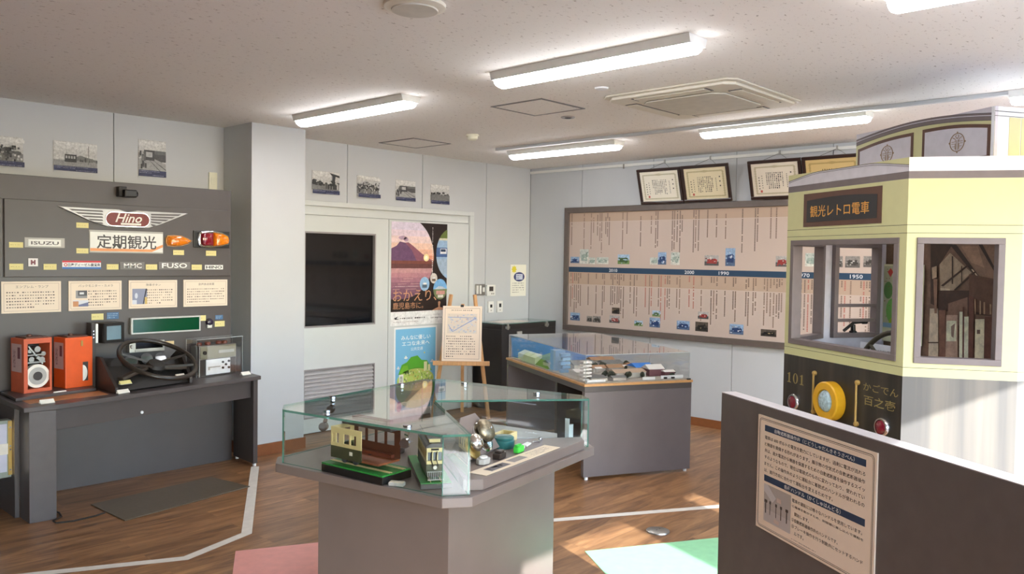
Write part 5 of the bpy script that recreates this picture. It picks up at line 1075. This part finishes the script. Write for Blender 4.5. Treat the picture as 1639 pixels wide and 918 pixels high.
# gongs on their board
e_ = Vector((.954, .298, 0)).normalized(); bk = Vector((-e_.y, e_.x, 0)); w_ = Vector((0, 0, 1)) * math.sin(math.radians(60)) + bk * math.cos(math.radians(60)); nn = e_.cross(w_)
GB = F((2.164, 2.221, PT + .012), tuple(e_), tuple(w_), tuple(nn))
t = thing('gong_stand', 'leaning taupe board carrying two gongs on the podium', 'stand', (2.3, 2.26, PT))
b = MB(GB); b.prism([(0, 0), (.255, 0), (.24, .08), (.19, .165), (.07, .165), (.0, .11)], -.02, 0); b.build('board', 'taupe', t, bev=.002)
b = MB(); q0 = GB.p(.05, .1, -.021); q1 = GB.p(.2, .1, -.021)
for q in (q0, q1): b.bar(tuple(q), (q.x + bk.x * .05, q.y + bk.y * .05, PT + .002), .02, .01)
b.build('prop', 'taupe', t)
def gong(u, v, r, mt, dish, label):
    t = thing('gong', label, 'bell', tuple(GB.p(u, v, .001)), 'tram bells on the leaning board')
    b = MB(GB); b.lathe([(r * 1.25, 0), (r * 1.25, .004), (r * 1.0, .008)], (u - r * .25, v - r * .4, .001), (0, 0, 1), 32); b.build('back_dish', dish, t, True)
    b = MB(GB); b.lathe([(r * .4, 0), (r * .98, .004), (r, .008), (r * .95, .017), (r * .8, .026), (r * .5, .033), (.001, .036)], (u, v, .012), (0, 0, 1), 36); b.build('bowl', mt, t, True)
    b = MB(GB); b.lathe([(r * .12, 0), (r * .1, .004), (.0005, .006)], (u, v, .0475), (0, 0, 1), 12); b.build('cap_nut', 'chrome', t, True)
gong(.170, .082, .049, 'dark_bell', 'chrome', 'larger dark hammered gong, upper right on the board'); gong(.060, .052, .036, 'silver_bell', 'brass', 'smaller shiny silver gong, lower left on the board')
# small things on the podium
PZ = PT + .001
t = thing('canister', 'dark teal round canister beside the gongs', 'canister', (2.45, 2.315, PZ)); b = MB(); b.lathe([(.042, 0), (.044, .004), (.044, .03), (.04, .034)], (2.45, 2.315, PZ), (0, 0, 1), 32); b.build('body', 'teal', t, True); b = MB(); b.lathe([(.041, .0345), (.042, .042), (.036, .047), (.0, .048)], (2.45, 2.315, PZ), (0, 0, 1), 32); b.build('lid', 'teal', t, True)
t = thing('punch', 'bright green plastic ticket clip on the podium', 'clip', (2.432, 2.215, PZ)); fr = F((2.432, 2.215, PZ), (.95, .3, 0), (-.3, .95, 0), (0, 0, 1)); b = MB(fr); b.prism([(-.03, -.012), (.02, -.016), (.034, 0), (.02, .016), (-.03, .012)], 0, .026); b.build('body', 'lime', t, bev=.005); b = MB(fr); b.cyl((.03, 0, .013), (.042, 0, .013), .009, 12); b.build('tip', 'white_paint', t, True); b = MB(fr); b.box(-.026, .01, -.008, .008, .0265, .034); b.build('lever', 'lime', t, bev=.003)
t = thing('buzzer', 'dark brown push button with pale tip on the podium', 'button', (2.305, 2.2, PZ)); fr = F((2.305, 2.2, PZ), (.95, .3, 0), (-.3, .95, 0), (0, 0, 1)); b = MB(fr); b.box(-.03, .024, -.018, .018, 0, .022); b.box(-.02, .02, -.014, .014, .0225, .032); b.build('body', 'dash_brown', t, bev=.004); b = MB(fr); b.cyl((.0245, 0, .014), (.034, 0, .014), .009, 14); b.build('tip', 'paper', t, True)
t = thing('buzzer', 'white push button box in front of the gong board', 'button', (2.20, 2.185, PZ)); fr = F((2.20, 2.185, PZ), (.95, .3, 0), (-.3, .95, 0), (0, 0, 1)); b = MB(fr); b.prism(ell(0, 0, .036, .026, 8), 0, .02); b.build('body', 'grey_plastic', t, bev=.004); b = MB(fr); b.prism(ell(0, 0, .02, .015, 12), .0205, .027); b.build('button', 'white_paint', t, bev=.002)
t = thing('wooden_tray', 'shallow pale wooden tray behind the teal canister', 'tray', (2.55, 2.39, PZ)); fr = F((2.50, 2.345, PZ), (.95, .3, 0), (-.3, .95, 0), (0, 0, 1)); b = MB(fr); b.box(0, .1, 0, .07, 0, .006); b.build('bottom', 'cream_wood', t); b = MB(fr); b.frame(0, 0, .1, .07, .007, .0065, .036); b.build('rim', 'cream_wood', t)
fr = F((2.52, 2.25, PZ), (.95, .3, 0), (-.3, .95, 0), (0, 0, 1)); b = MB(fr); b.prism([(0, 0), (.06, .006), (.07, .03), (.01, .03)], 0, .006); tag(b.build('white_tag', 'white_paint', bev=.002), 'flat white piece lying right of the green clip', 'tag')
fr = F((2.62, 2.235, PZ), (.95, .3, 0), (-.3, .95, 0), (0, 0, 1)); b = MB(fr); b.bar((0, .03, .006), (.05, .045, .006), .008, .008); b.cyl((.05, .045, .001), (.05, .045, .014), .009, 10); b.bar((0, .035, .006), (-.02, .05, .006), .006, .006); tag(b.build('metal_key', 'chrome', bev=.001), 'small chrome handle piece at the right of the podium', 'handle')
sheet = [fl_ for fl_ in (at(*zc((680, 590, 960, 840), 1028)(x, y), 2, PZ) for x, y in ((245, 603), (360, 628), (800, 463), (690, 443)))]
o = sheet[0]; uu = (sheet[3] - sheet[0]); vv = (sheet[0] - sheet[1]); fr = F(tuple(sheet[1]), (uu.x, uu.y, 0), (-uu.y, uu.x, 0), (0, 0, 1)); W = (sheet[2] - sheet[1]).length; Hh = .075; rng = random.Random(6)
b = MB(fr); b.col(234, 216, 188); b.box(0, W, 0, Hh, 0, .0015); b.col(110, 104, 104); b.rect(.06, .015, .19, .055, .0018); b.col(150, 140, 134); b.rect(.22, .02, .32, .06, .0018); b.col(60, 56, 60)
for k in range(8): x = rng.uniform(.07, .17); b.rect(x, rng.uniform(.02, .04), x + .015, .05, .0021)
b.col(130, 112, 100); dashes(b, .36, .012, W - .03, .062, 4, .0018, rng)
tag(b.build('caption_strip', 'print_matte'), 'long cream caption strip along the podium front edge', 'label')
fr = F(tuple(K.p(U1 - .12, V0 + .1, .681)), tuple(K.u), tuple(K.v), (0, 0, 1)); b = MB(fr); b.box(0, .035, 0, .012, .0005, .09); b.box(-.004, 0, 0, .02, .0005, .12); tag(b.build('acrylic_stand', 'acrylic_white' if 'acrylic_white' in MATS else M('acrylic_white', (206, 212, 212), .2).name), 'white upright plastic piece in the right case corner', 'stand')

# ------------------------------------------------------------------ tram cab booth
aV = Vector((math.cos(math.radians(58.9)), math.sin(math.radians(58.9)), 0)); nV = Vector((aV.y, -aV.x, 0)); P0 = Vector((4.1808, 1.3096, 0)); bV = Vector((math.cos(math.radians(-61.1)), math.sin(math.radians(-61.1)), 0))
LA, LB, LS = .965, .495, .48
tram = t = thing('tram_cab', 'walk-in mock tram cab with cream body and dark wooden skirt', 'tram', tuple(P0 + aV * .5 + nV * .4))
UPv = (0, 0, 1)
FAf = F(tuple(P0 + aV * LA), tuple(-aV), UPv, tuple(-nV))                      # front panel, u 0..LA left to right
nb = Vector((-bV.y, bV.x, 0)); FBf = F(tuple(P0), tuple(bV), UPv, tuple(-nb))   # right facet
Q = P0 + aV * LA; FCf = F(tuple(Q + Vector((LB, 0, 0))), (-1, 0, 0), UPv, (0, 1, 0))          # left facet, seen from outside
L1 = Q + Vector((LB, 0, 0)); FDf = F(tuple(L1 + nV * LS), tuple(-nV), UPv, tuple(aV))
R1 = P0 + bV * LB; FEf = F(tuple(R1), tuple(nV), UPv, tuple(-aV))
def facet(fr, W, w0, w1, nm, skirt, top, rails=False, dep=.055):
    z0, z1, zt = 1.057, 1.60, 2.013
    b = MB(fr); b.box(0, W, 0, z0 - .015, -.02, -.002); b.box(0, W, z1 + .015, zt, -.02, -.002); b.box(0, w0 - .015, z0 - .015, z1 + .015, -.02, -.002); b.box(w1 + .015, W, z0 - .015, z1 + .015, -.02, -.002); p = b.build(nm, 'panel_white', t)
    b = MB(fr); b.box(0, W, 0, .9605, -.0015, 0); b.build('wooden_skirt', skirt, p)
    b = MB(fr); b.box(0, W, .961, z0 - .015, -.0015, 0); b.box(0, W, z1 + .015, 1.911, -.0015, 0); b.box(0, w0 - .015, z0 - .015, z1 + .015, -.0015, 0); b.box(w1 + .015, W, z0 - .015, z1 + .015, -.0015, 0); b.build('cream_skin', 'cream_panel', p)
    b = MB(fr); b.box(0, W, 1.9115, 1.946, -.0015, 0); b.build('grey_stripe', 'frame_grey', p); b = MB(fr); b.box(0, W, 1.9465, zt, -.0015, 0); b.build('top_band', top, p)
    for z in (1.689, 1.65, 1.003): b = MB(fr); b.rect(0, z, W, z + .0022, .0004); b.build('line', 'line', p)
    b = MB(fr); b.frame(w0 - .03, z0 - .03, w1 + .03, z1 + .03, .03, -dep, .008)
    if rails: b.box(w0, w1, 1.222, 1.243, -dep + .01, -dep + .03); b.box(w0, w1, 1.127, 1.148, -dep + .01, -dep + .03)
    b.build('window_frame', 'frame_grey', p, bev=.002)
    return p
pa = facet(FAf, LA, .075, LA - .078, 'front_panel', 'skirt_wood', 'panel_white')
pb_ = facet(FBf, LB, .075, .395, 'right_facet', 'skirt_wood_sunlit', 'bright_white')
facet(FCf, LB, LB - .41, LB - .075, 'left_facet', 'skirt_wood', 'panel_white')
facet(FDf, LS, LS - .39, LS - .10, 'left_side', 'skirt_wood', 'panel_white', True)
facet(FEf, LS, .10, .39, 'right_side', 'skirt_wood_sunlit', 'bright_white')
# arc of the roof printed on the front panel
b = MB(FAf); pts = [(0.0, 1.9465), (LA, 1.9465)] + [(LA * (1 - k / 20), 1.979 + .043 * math.sin(math.pi * (.04 + .92 * k / 20)) ** .8) for k in range(21)]
arc = [(LA * (k / 24), min(2.011, 1.972 + .05 * math.sin(math.pi * (.03 + .94 * k / 24)))) for k in range(25)]
b = MB(FAf); b.prism(arc + [(LA, 2.0128), (0, 2.0128)], .0003, .0008); b.build('roof_arc', 'cream_panel', pa)
b = MB(FAf); b.tube([(x, z, .001) for x, z in arc], .0014, 4); b.tube([(x, z - .009, .001) for x, z in arc], .001, 4); b.build('roof_line', 'line', pa)
S = lambda s: LA - s
b = MB(FAf); b.box(S(.809), S(.176), 1.705, 1.892, .0005, .004); sg = b.build('sign_frame', 'sign_brown', pa)
b = MB(FAf); b.prism([(S(.778), 1.731), (S(.206), 1.731), (S(.206), 1.852)] + [(S(.206 + .572 * k / 10), 1.852 + .012 * math.sin(math.pi * k / 10)) for k in range(1, 10)] + [(S(.778), 1.852)], .0045, .0055); b.build('sign_field', 'sign_black', sg)
b = MB(FAf); b.text('観光レトロ電車', S(.745), 1.757, S(.262), 1.822, .0062, weight=.006); b.build('sign_lettering', 'sign_gold', sg)
M('gilt', (150, 132, 78), .45, noise=0)
for x in (.908, .788):
    b = MB(FAf); c = S(x); b.poly([(c - .018, .797), (c + .018, .797), (c + .018, .801), (c + .007, .803), (c + .007, .856), (c + .002, .856), (c - .017, .847), (c - .016, .843), (c - .007, .846), (c - .007, .803), (c - .018, .801)], .0005); b.build('numeral_one', 'gilt', pa)
b = MB(FAf); o_ = ell(S(.848), .8265, .024, .0305, 26); i_ = ell(S(.848), .8265, .011, .027, 26)
b.raw([(x, z, .0005) for x, z in o_ + i_], [(k, (k + 1) % 26, 26 + (k + 1) % 26, 26 + k) for k in range(26)]); b.build('numeral_zero', 'gilt', pa)
b = MB(FAf); b.text('かごでん', S(.272), .852, S(.024), .893, .0005, weight=.004); b.text('百之壱', S(.266), .778, S(.042), .828, .0005, weight=.004); b.build('name_lettering', 'gilt', pa)
for s in (.663, .308):
    b = MB(FAf); b.cyl((S(s), .674, .014), (S(s), .878, .014), .006, 10)
    for z in (.668, .884): b.lathe([(.012, 0), (.014, .006), (.012, .016), (.004, .02)], (S(s), z, .0005), (0, 0, 1), 14)
    b.build('rail_bar', 'gold', pa, True)
b = MB(FAf); c0 = (S(.508), .755, .0005); b.lathe([(.105, 0), (.105, .05), (.098, .056), (.064, .056), (.06, .045)], c0, (0, 0, 1), 44); hl = b.build('headlamp', 'yellow_ring', pa, True)
b = MB(FAf); b.lathe([(.0595, .046), (.05, .058), (.03, .064), (.0, .066)], c0, (0, 0, 1), 36); b.build('headlamp_glass', 'lens', hl, True)
for s in (.85, .121):
    b = MB(FAf); b.lathe([(.05, 0), (.05, .01), (.044, .018), (.037, .018), (.036, .01)], (S(s), .689, .0005), (0, 0, 1), 30); r_ = b.build('marker_rim', 'chrome', pa, True)
    b = MB(FAf); b.lathe([(.036, .0105), (.032, .018), (.018, .023), (.0, .025)], (S(s), .689, .0005), (0, 0, 1), 26); b.build('marker_lens', M('marker_red', (120, 20, 40), .15, coat=.5).name, r_, True)
# back wall with old station mural
FBk = F(tuple(P0 + nV * .904 + aV * 1.222), tuple(-aV), UPv, tuple(-nV)); WB = 1.479
b = MB(FBk); b.box(0, WB, 0, 2.013, -.02, -.0015); bw = b.build('back_wall', 'panel_white', t)
def mural():
    b = MB(FBk); L = [0.0]
    def n(): L[0] += .0003; return L[0]
    b.col(112, 88, 66); b.rect(0, .6, WB, 2.012, n()); s = lambda v: 1.222 - v          # s along the front -> u
    z7 = zc((1440, 360, 1639, 600), 761)
    def Pm(x, y):
        q = atp(*z7(x, y), FBk.o, FBk.n) - FBk.o; return q.dot(FBk.u), q.z
    def pg(c, *pts): b.col(tuple(min(235, int(v * 1.28)) for v in c)); b.poly([Pm(*p) for p in pts], n())
    pg((104, 82, 66), (140, 60), (640, 60), (640, 900), (140, 900)); pg((58, 44, 34), (190, 110), (330, 110), (240, 250), (235, 500), (190, 480))
    pg((150, 134, 112), (245, 240), (310, 170), (440, 290), (330, 400), (250, 420)); pg((176, 164, 142), (250, 385), (310, 390), (310, 420), (250, 415)); pg((64, 48, 38), (190, 380), (330, 440), (330, 480), (190, 430))
    pg((118, 94, 76), (340, 110), (590, 110), (590, 380), (480, 300)); pg((140, 114, 92), (380, 130), (480, 130), (520, 260), (440, 230)); pg((52, 40, 32), (310, 120), (350, 120), (545, 395), (535, 400)); pg((52, 40, 32), (480, 110), (505, 110), (590, 270), (590, 300))
    pg((190, 166, 140), (440, 270), (450, 270), (545, 392), (540, 396)); pg((60, 46, 36), (255, 370), (270, 375), (430, 245), (420, 240)); pg((60, 46, 36), (322, 190), (330, 190), (330, 360), (322, 360)); pg((60, 46, 36), (335, 395), (345, 400), (470, 290), (460, 284)); pg((60, 46, 36), (380, 250), (386, 250), (386, 350), (380, 350))
    pg((62, 44, 34), (235, 400), (590, 400), (590, 560), (235, 520)); pg((110, 84, 68), (300, 480), (420, 440), (420, 620), (300, 600)); pg((88, 64, 50), (430, 300), (590, 330), (590, 560), (430, 520))
    pg((172, 158, 136), (190, 510), (240, 510), (240, 810), (180, 810)); pg((110, 78, 62), (245, 520), (285, 520), (285, 815), (245, 815)); pg((150, 126, 108), (290, 550), (360, 550), (360, 815), (285, 815)); pg((198, 184, 160), (293, 585), (352, 585), (352, 710), (290, 710)); pg((120, 100, 86), (320, 620), (345, 600), (335, 690), (322, 680))
    pg((206, 190, 160), (372, 530), (392, 530), (390, 815), (370, 815)); pg((206, 190, 160), (402, 560), (428, 560), (426, 815), (400, 815)); pg((88, 56, 44), (392, 500), (402, 500), (400, 815), (390, 815)); pg((88, 56, 44), (430, 430), (462, 440), (456, 815), (426, 815)); pg((196, 176, 148), (470, 575), (526, 575), (522, 820), (466, 820)); pg((96, 76, 64), (480, 640), (500, 640), (500, 665), (480, 665)); pg((84, 54, 42), (530, 560), (590, 560), (580, 825), (524, 825))
    for x in (465, 497, 522, 560): pg((146, 120, 94), (x, 450 + (x - 465) * .35), (x + 9, 452 + (x - 465) * .35), (x + 9, 545), (x, 545))
    pg((156, 136, 112), (205, 260), (235, 250), (235, 320), (208, 330)); pg((120, 92, 74), (215, 330), (240, 330), (235, 540), (222, 540)); pg((70, 50, 40), (180, 715), (245, 715), (245, 722), (180, 722))
    b.build('mural', 'print_mural', bw)
mural()
for u0 in (.26, WB - .30):
    b = MB(FBk); b.box(u0, u0 + .04, 1.96, 2.0, -.0, .47); b.build('roof_beam', 'panel_white', t)
# clerestory
FK = F(tuple(P0 + nV * .44 + aV * .937), tuple(-aV), UPv, tuple(-nV)); WK = .995
b = MB(FK); b.box(0, WK, 2.0005, 2.275, -.02, -.002); cl = b.build('clerestory_front', 'panel_white', t)
arc = lambda x, d: 2.212 + .055 * math.sin(math.pi * min(1, max(0, (.08 + .84 * x / WK)))) - d
xs_ = [WK * k / 24 for k in range(25)]
b = MB(FK); b.poly([(0, 2.0006), (WK, 2.0006)] + [(x, arc(x, .02)) for x in reversed(xs_)], -.0015); b.build('cream_field', 'cream_panel', cl)
b = MB(FK); b.poly([(x, arc(x, .02)) for x in xs_] + [(x, arc(x, 0)) for x in reversed(xs_)], -.0013); b.poly([(x, arc(x, -.006)) for x in xs_] + [(x, arc(x, -.016)) for x in reversed(xs_)], -.0013); b.build('roof_stripe', 'frame_grey', cl)
b = MB(FK)
for d in (.02, 0, -.016): b.tube([(x, arc(x, d), -.001) for x in xs_], .0012, 4)
b.build('roof_line', 'line', cl)
def emblem_panel(u0, u1, zl, zr, cu, cz):
    zbt = 2.03
    def top(x, d): return zl + (zr - zl) * (x - u0) / (u1 - u0) + .012 * math.sin(math.pi * (x - u0) / (u1 - u0)) - d
    xx = [u0 + (u1 - u0) * k / 10 for k in range(11)]
    b = MB(FK); b.prism([(u0, zbt), (u1, zbt)] + [(x, top(x, 0)) for x in reversed(xx)], -.001, .001); p = b.build('emblem_panel', 'sign_brown', cl)
    m = .018; xi = [u0 + m + (u1 - u0 - 2 * m) * k / 10 for k in range(11)]
    b = MB(FK); b.poly([(u0 + m, zbt + .012), (u1 - m, zbt + .012)] + [(x, top(x, m)) for x in reversed(xi)], .0014); b.build('white_field', 'panel_white', p)
    b = MB(FK); R_ = .046; b.tube([(cu + R_ * math.cos(a), cz + R_ * math.sin(a), .002) for a in [2 * math.pi * k / 28 for k in range(28)]], .0022, 5, True)
    for sx in (-1, 1):
        b.tube([(cu + sx * .036, cz + .004, .002), (cu + sx * .012, cz + .004, .002), (cu + sx * .012, cz + .018, .002), (cu + sx * .03, cz + .026, .002)], .0018, 4); b.tube([(cu + sx * .036, cz - .006, .002), (cu + sx * .012, cz - .006, .002), (cu + sx * .012, cz - .034, .002)], .0018, 4); b.tube([(cu + sx * .03, cz - .02, .002), (cu + sx * .016, cz - .02, .002)], .0016, 4)
        b.tube([(cu, cz + .018, .002), (cu + sx * .012, cz + .032, .002), (cu + sx * .004, cz + .038, .002)], .0018, 4)
    b.tube([(cu - .006, cz + .012, .002), (cu - .006, cz - .04, .002)], .0016, 4); b.tube([(cu + .006, cz + .012, .002), (cu + .006, cz - .04, .002)], .0016, 4)
    for k in range(4): b.lathe([(.005, 0), (.003, .002)], (cu + .051 * math.cos(k * math.pi / 2), cz + .051 * math.sin(k * math.pi / 2), .001), (0, 0, 1), 8)
    b.build('emblem', M('emblem_gilt', (140, 112, 76), .5, noise=0).name, p)
K_ = lambda s: .937 - s
emblem_panel(K_(.919), K_(.472), 2.183, 2.222, K_(.672), 2.128); emblem_panel(K_(.407), K_(-.036), 2.226, 2.19, K_(.167), 2.128)
FKr = F(tuple(P0 + nV * .44 - aV * .058), tuple(nV), UPv, tuple(-aV)); b = MB(FKr); b.box(0, .46, 2.0005, 2.275, -.02, -.0015); cr_ = b.build('clerestory_side', 'bright_white', t)
b = MB(FKr); b.box(.09, .16, 2.0006, 2.225, -.0012, 0); b.box(.165, .3, 2.0006, 2.225, -.0012, 0); b.box(.305, .45, 2.0006, 2.225, -.0012, 0); b.build('cream_strip', 'cream_panel', cr_); b = MB(FKr); b.box(0, .46, 2.25, 2.253, -.0012, .0005); b.build('line', 'line', cr_); b = MB(FKr); b.box(0, .46, 2.228, 2.2305, -.0012, .0005); b.build('line', 'line', cr_)
FKl = F(tuple(P0 + nV * .90 + aV * .937), tuple(-nV), UPv, tuple(aV)); b = MB(FKl); b.box(0, .44, 2.0005, 2.275, -.02, -.0005); b.build('clerestory_side', 'cream_panel', t)
b = MB(F(tuple(P0 + nV * .46 + aV * .915), tuple(-aV), tuple(nV), UPv)); b.box(0, .951, 0, .42, 2.262, 2.272); b.build('clerestory_roof', 'bright_white', t)
# brake wheel in the cab
WC = P0 + aV * .555 + nV * .36 + Vector((0, 0, .94)); ax = (Vector((0, 0, 1)) * .38 - nV * .92).normalized(); e1 = aV.copy(); e2 = ax.cross(e1)
b = MB(); b.tube([tuple(WC + (e1 * math.cos(a) + e2 * math.sin(a)) * .19) for a in [2 * math.pi * k / 44 for k in range(44)]], .015, 10, True); wh = b.build('brake_wheel', M('dark_iron', (62, 56, 42), .35, metal=.3).name, t, True)
b = MB()
for k in range(4): a = math.pi * (.32 + .5 * k); b.tube([tuple(WC), tuple(WC + (e1 * math.cos(a) + e2 * math.sin(a)) * .18)], .011, 8)
b.build('spoke', 'dark_iron', wh, True)
b = MB(); b.cyl((WC.x, WC.y, 0), tuple(WC + Vector((0, 0, .01))), .03, 16); b.build('wheel_post', 'dark_iron', wh, True)
# control lever stand, caption, poster inside the cab
q = L1 + nV * .235 - aV * .03 + Vector((0, 0, 1.0575)); t = thing('control_lever', 'black control lever on the inner window sill of the tram', 'lever', tuple(q))
b = MB(); b.lathe([(.024, 0), (.024, .008), (.016, .014), (.014, .05), (.001, .054)], tuple(q), (0, 0, 1), 18); b.build('post', 'black', t, True)
b = MB(); p1 = q - nV * .07 + Vector((0, 0, .012)); p2 = q + Vector((0, 0, .062)); p3 = q + nV * .07 + Vector((0, 0, .068)); b.tube([tuple(p1), tuple(p2), tuple(p3)], .010, 8); b.cyl(tuple(p3), tuple(p3 + nV * .03), .015, 12); b.build('lever_handle', 'black', t, True)
t = thing('caption_stand', 'white caption board standing below the map poster', 'stand', tuple(FBk.p(.37, 0, .1)))
b = MB(FBk); b.box(.17, .50, 0, .94, .10, .30); b.build('plinth', 'panel_white', t); b = MB(FBk); b.box(.17, .50, .9405, 1.013, .29, .30); cb = b.build('board', 'bright_white', t); b = MB(FBk); dashes(b, .3, .972, .47, .982, 1, .3005, random.Random(1), last=1); b.build('lettering', 'ink', cb)
b = MB(FBk); u0, u1, v0, v1 = 1.222 - 1.222 + .006, .366, 1.002, 1.5; rng = random.Random(17); n0 = .012
b.col(226, 226, 190); b.box(u0, u1, v0, v1, n0 - .002, n0); b.col(196, 198, 164); b.rect(u0 + .012, v0 + .11, u1 - .012, v1 - .012, n0 + .0004)
W = u1 - u0; Hh = v1 - v0
b.col(206, 80, 70); b.poly([(u0 + .05, v1 - .05), (u0 + .075, v1 - .025), (u0 + .1, v1 - .05), (u0 + .075, v1 - .085)], n0 + .0008)
for cx, cz, rx, rz, c in ((.06, .33, .05, .07, (104, 150, 84)), (.1, .2, .07, .1, (124, 190, 96)), (.2, .38, .06, .05, (150, 180, 110)), (.26, .26, .06, .08, (140, 190, 100)), (.3, .4, .03, .05, (200, 160, 90)), (.12, .12, .06, .05, (170, 200, 60)), (.29, .14, .04, .06, (220, 170, 90))): b.col(c); b.poly(ell(u0 + cx, v0 + cz, rx * .8, rz * .8, 14), n0 + .0009 + cx * .001)
b.col(150, 186, 210); b.rect(u0 + .02, v0 + .09, u1 - .02, v0 + .12, n0 + .0014); b.col(176, 206, 60); b.rect(u0 + .1, v0 + .03, u0 + .2, v0 + .075, n0 + .0014); b.rect(u0 + .22, v0 + .03, u0 + .33, v0 + .075, n0 + .0014)
b.col(150, 90, 70)
for k in range(60): x = rng.uniform(u0 + .02, u1 - .03); z = rng.uniform(v0 + .13, v1 - .03); b.rect(x, z, x + .008, z + .004, n0 + .0018)
tag(b.build('map_poster', 'print_gloss'), 'green and cream illustrated map poster on the tram back wall', 'poster')

# ------------------------------------------------------------------ dark stand with sign in the right foreground
S0 = Vector((2.837, 1.54, 0)); FS = F(tuple(S0), tuple(-aV), UPv, tuple(-nV))
b = MB(FS); b.box(0, 1.75, 0, 1.0, -.06, 0); t = thing('barrier_panel', 'dark brown free-standing panel in the right foreground', 'barrier', tuple(FS.p(.8, 0, -.03)))
b.build('panel', 'board_brown', t, bev=.002)
b = MB(FS); b.box(0, 1.75, 1.0005, 1.003, -.06, 0); b.build('top_edge', M('edge_glare', (190, 182, 180), .4).name, t)  # sun glare on the panel top, put into a paler colour
t = thing('sign_board', 'beige sign with two navy heading bars fixed on the dark panel', 'sign', tuple(FS.p(.56, .575, .002)))
X0, X1, Z0, Z1 = .262, .857, .572, .967; n0 = .006
b = MB(FS); b.box(X0, X1, Z0, Z1, .0005, n0); b.build('board', M('sign_beige', (252, 232, 208), .5, noise=.01).name, t)
b = MB(FS)
def rr(x0, z0, x1, z1, r, w):
    for p, q in (((x0 + r, z0), (x1 - r, z0 + w)), ((x0 + r, z1 - w), (x1 - r, z1)), ((x0, z0 + r), (x0 + w, z1 - r)), ((x1 - w, z0 + r), (x1, z1 - r))): b.rect(*p, *q, n0 + .0004)
    for (cx, cz, a) in ((x0 + r, z0 + r, math.pi), (x1 - r, z0 + r, 1.5 * math.pi), (x1 - r, z1 - r, 0), (x0 + r, z1 - r, .5 * math.pi)):
        o_ = ell(cx, cz, r, r, 7, a, a + math.pi / 2); i_ = ell(cx, cz, r - w, r - w, 7, a, a + math.pi / 2); b.poly(o_ + i_[::-1], n0 + .0004)
rr(X0 + .008, Z0 + .008, X1 - .008, Z1 - .008, .016, .0018); rr(X0 + .013, Z0 + .013, X1 - .013, Z1 - .013, .013, .0012)
b.build('border', 'ink', t)
b = MB(FS); b.rect(.304, .917, .814, .938, n0 + .0004); b.rect(.307, .744, .816, .766, n0 + .0004); b.build('heading_bar', M('navy', (40, 62, 92), .5, noise=0).name, t)
b = MB(FS); b.text('自動遮断器操作弁（じどうしゃだんきそうさべん）', .362, .9205, .765, .9345, n0 + .0008, weight=.008); b.text('各種ハンドル（かくしゅはんどる）', .424, .7475, .71, .7625, n0 + .0008, weight=.008); b.build('heading_lettering', 'white_ink', t)
b = MB(FS); body = ['電車は 600 ボルトの電気を動力にしていますが、過剰に電流が流れる', 'と機器を損傷する恐れがあります。展示物の空気式の自動遮断器操作', '弁は、過大電流から機器を保護するための自動遮断器を操作するスイッ', 'チのようなもので、現在は電磁式のものに変わっており、使われてい', 'ません。この操作弁のように運転台に着脱式のハンドルが使われるの', 'は、進行方向に合わせて運転台を変えるためです。']
for i, s_ in enumerate(body):
    z = .8955 - i * .0226; b.text(s_, .306, z - .0065, .812 if i < 5 else .672, z + .0065, n0 + .0004, weight=.004)
b2 = ['電車の運転には様々なハンドルを使用しています。', '①電車を動かすため、制御器に差し込んで運転を', '開始します。', '②自動遮断器操作弁のハンドルです。', '③ブレーキ操作を行う制動弁にセットするハンド', 'ルです。']
ends = [.806, .812, .56, .70, .812, .535]
for i, s_ in enumerate(b2):
    z = .7225 - i * .0212; b.text(s_, .4695 if i not in (2, 5) else .484, z - .0062, ends[i], z + .0062, n0 + .0004, weight=.004)
dashes(b, .47, .592, .6, .597, 1, n0 + .0004, random.Random(3), last=1)
b.build('lettering', 'ink', t)
b = MB(FS); b.col(188, 178, 170); b.rect(.309, .607, .463, .735, n0 + .0004); b.col(210, 204, 200); b.poly([(.309, .735), (.33, .735), (.38, .70), (.36, .68), (.309, .71)], n0 + .0007); b.col(200, 190, 184); b.rect(.309, .607, .463, .65, n0 + .0006); b.col(92, 84, 80)
for x, w in ((.318, .012), (.345, .006), (.38, .007), (.408, .008), (.44, .01)): b.rect(x, .635, x + w * .5, .675, n0 + .001); b.rect(x - w * .4, .672, x + w, .682, n0 + .001)
b.col(214, 190, 176); b.rect(.385, .69, .41, .705, n0 + .001); b.rect(.37, .615, .4, .628, n0 + .001)
b.build('picture', 'print_matte', t)
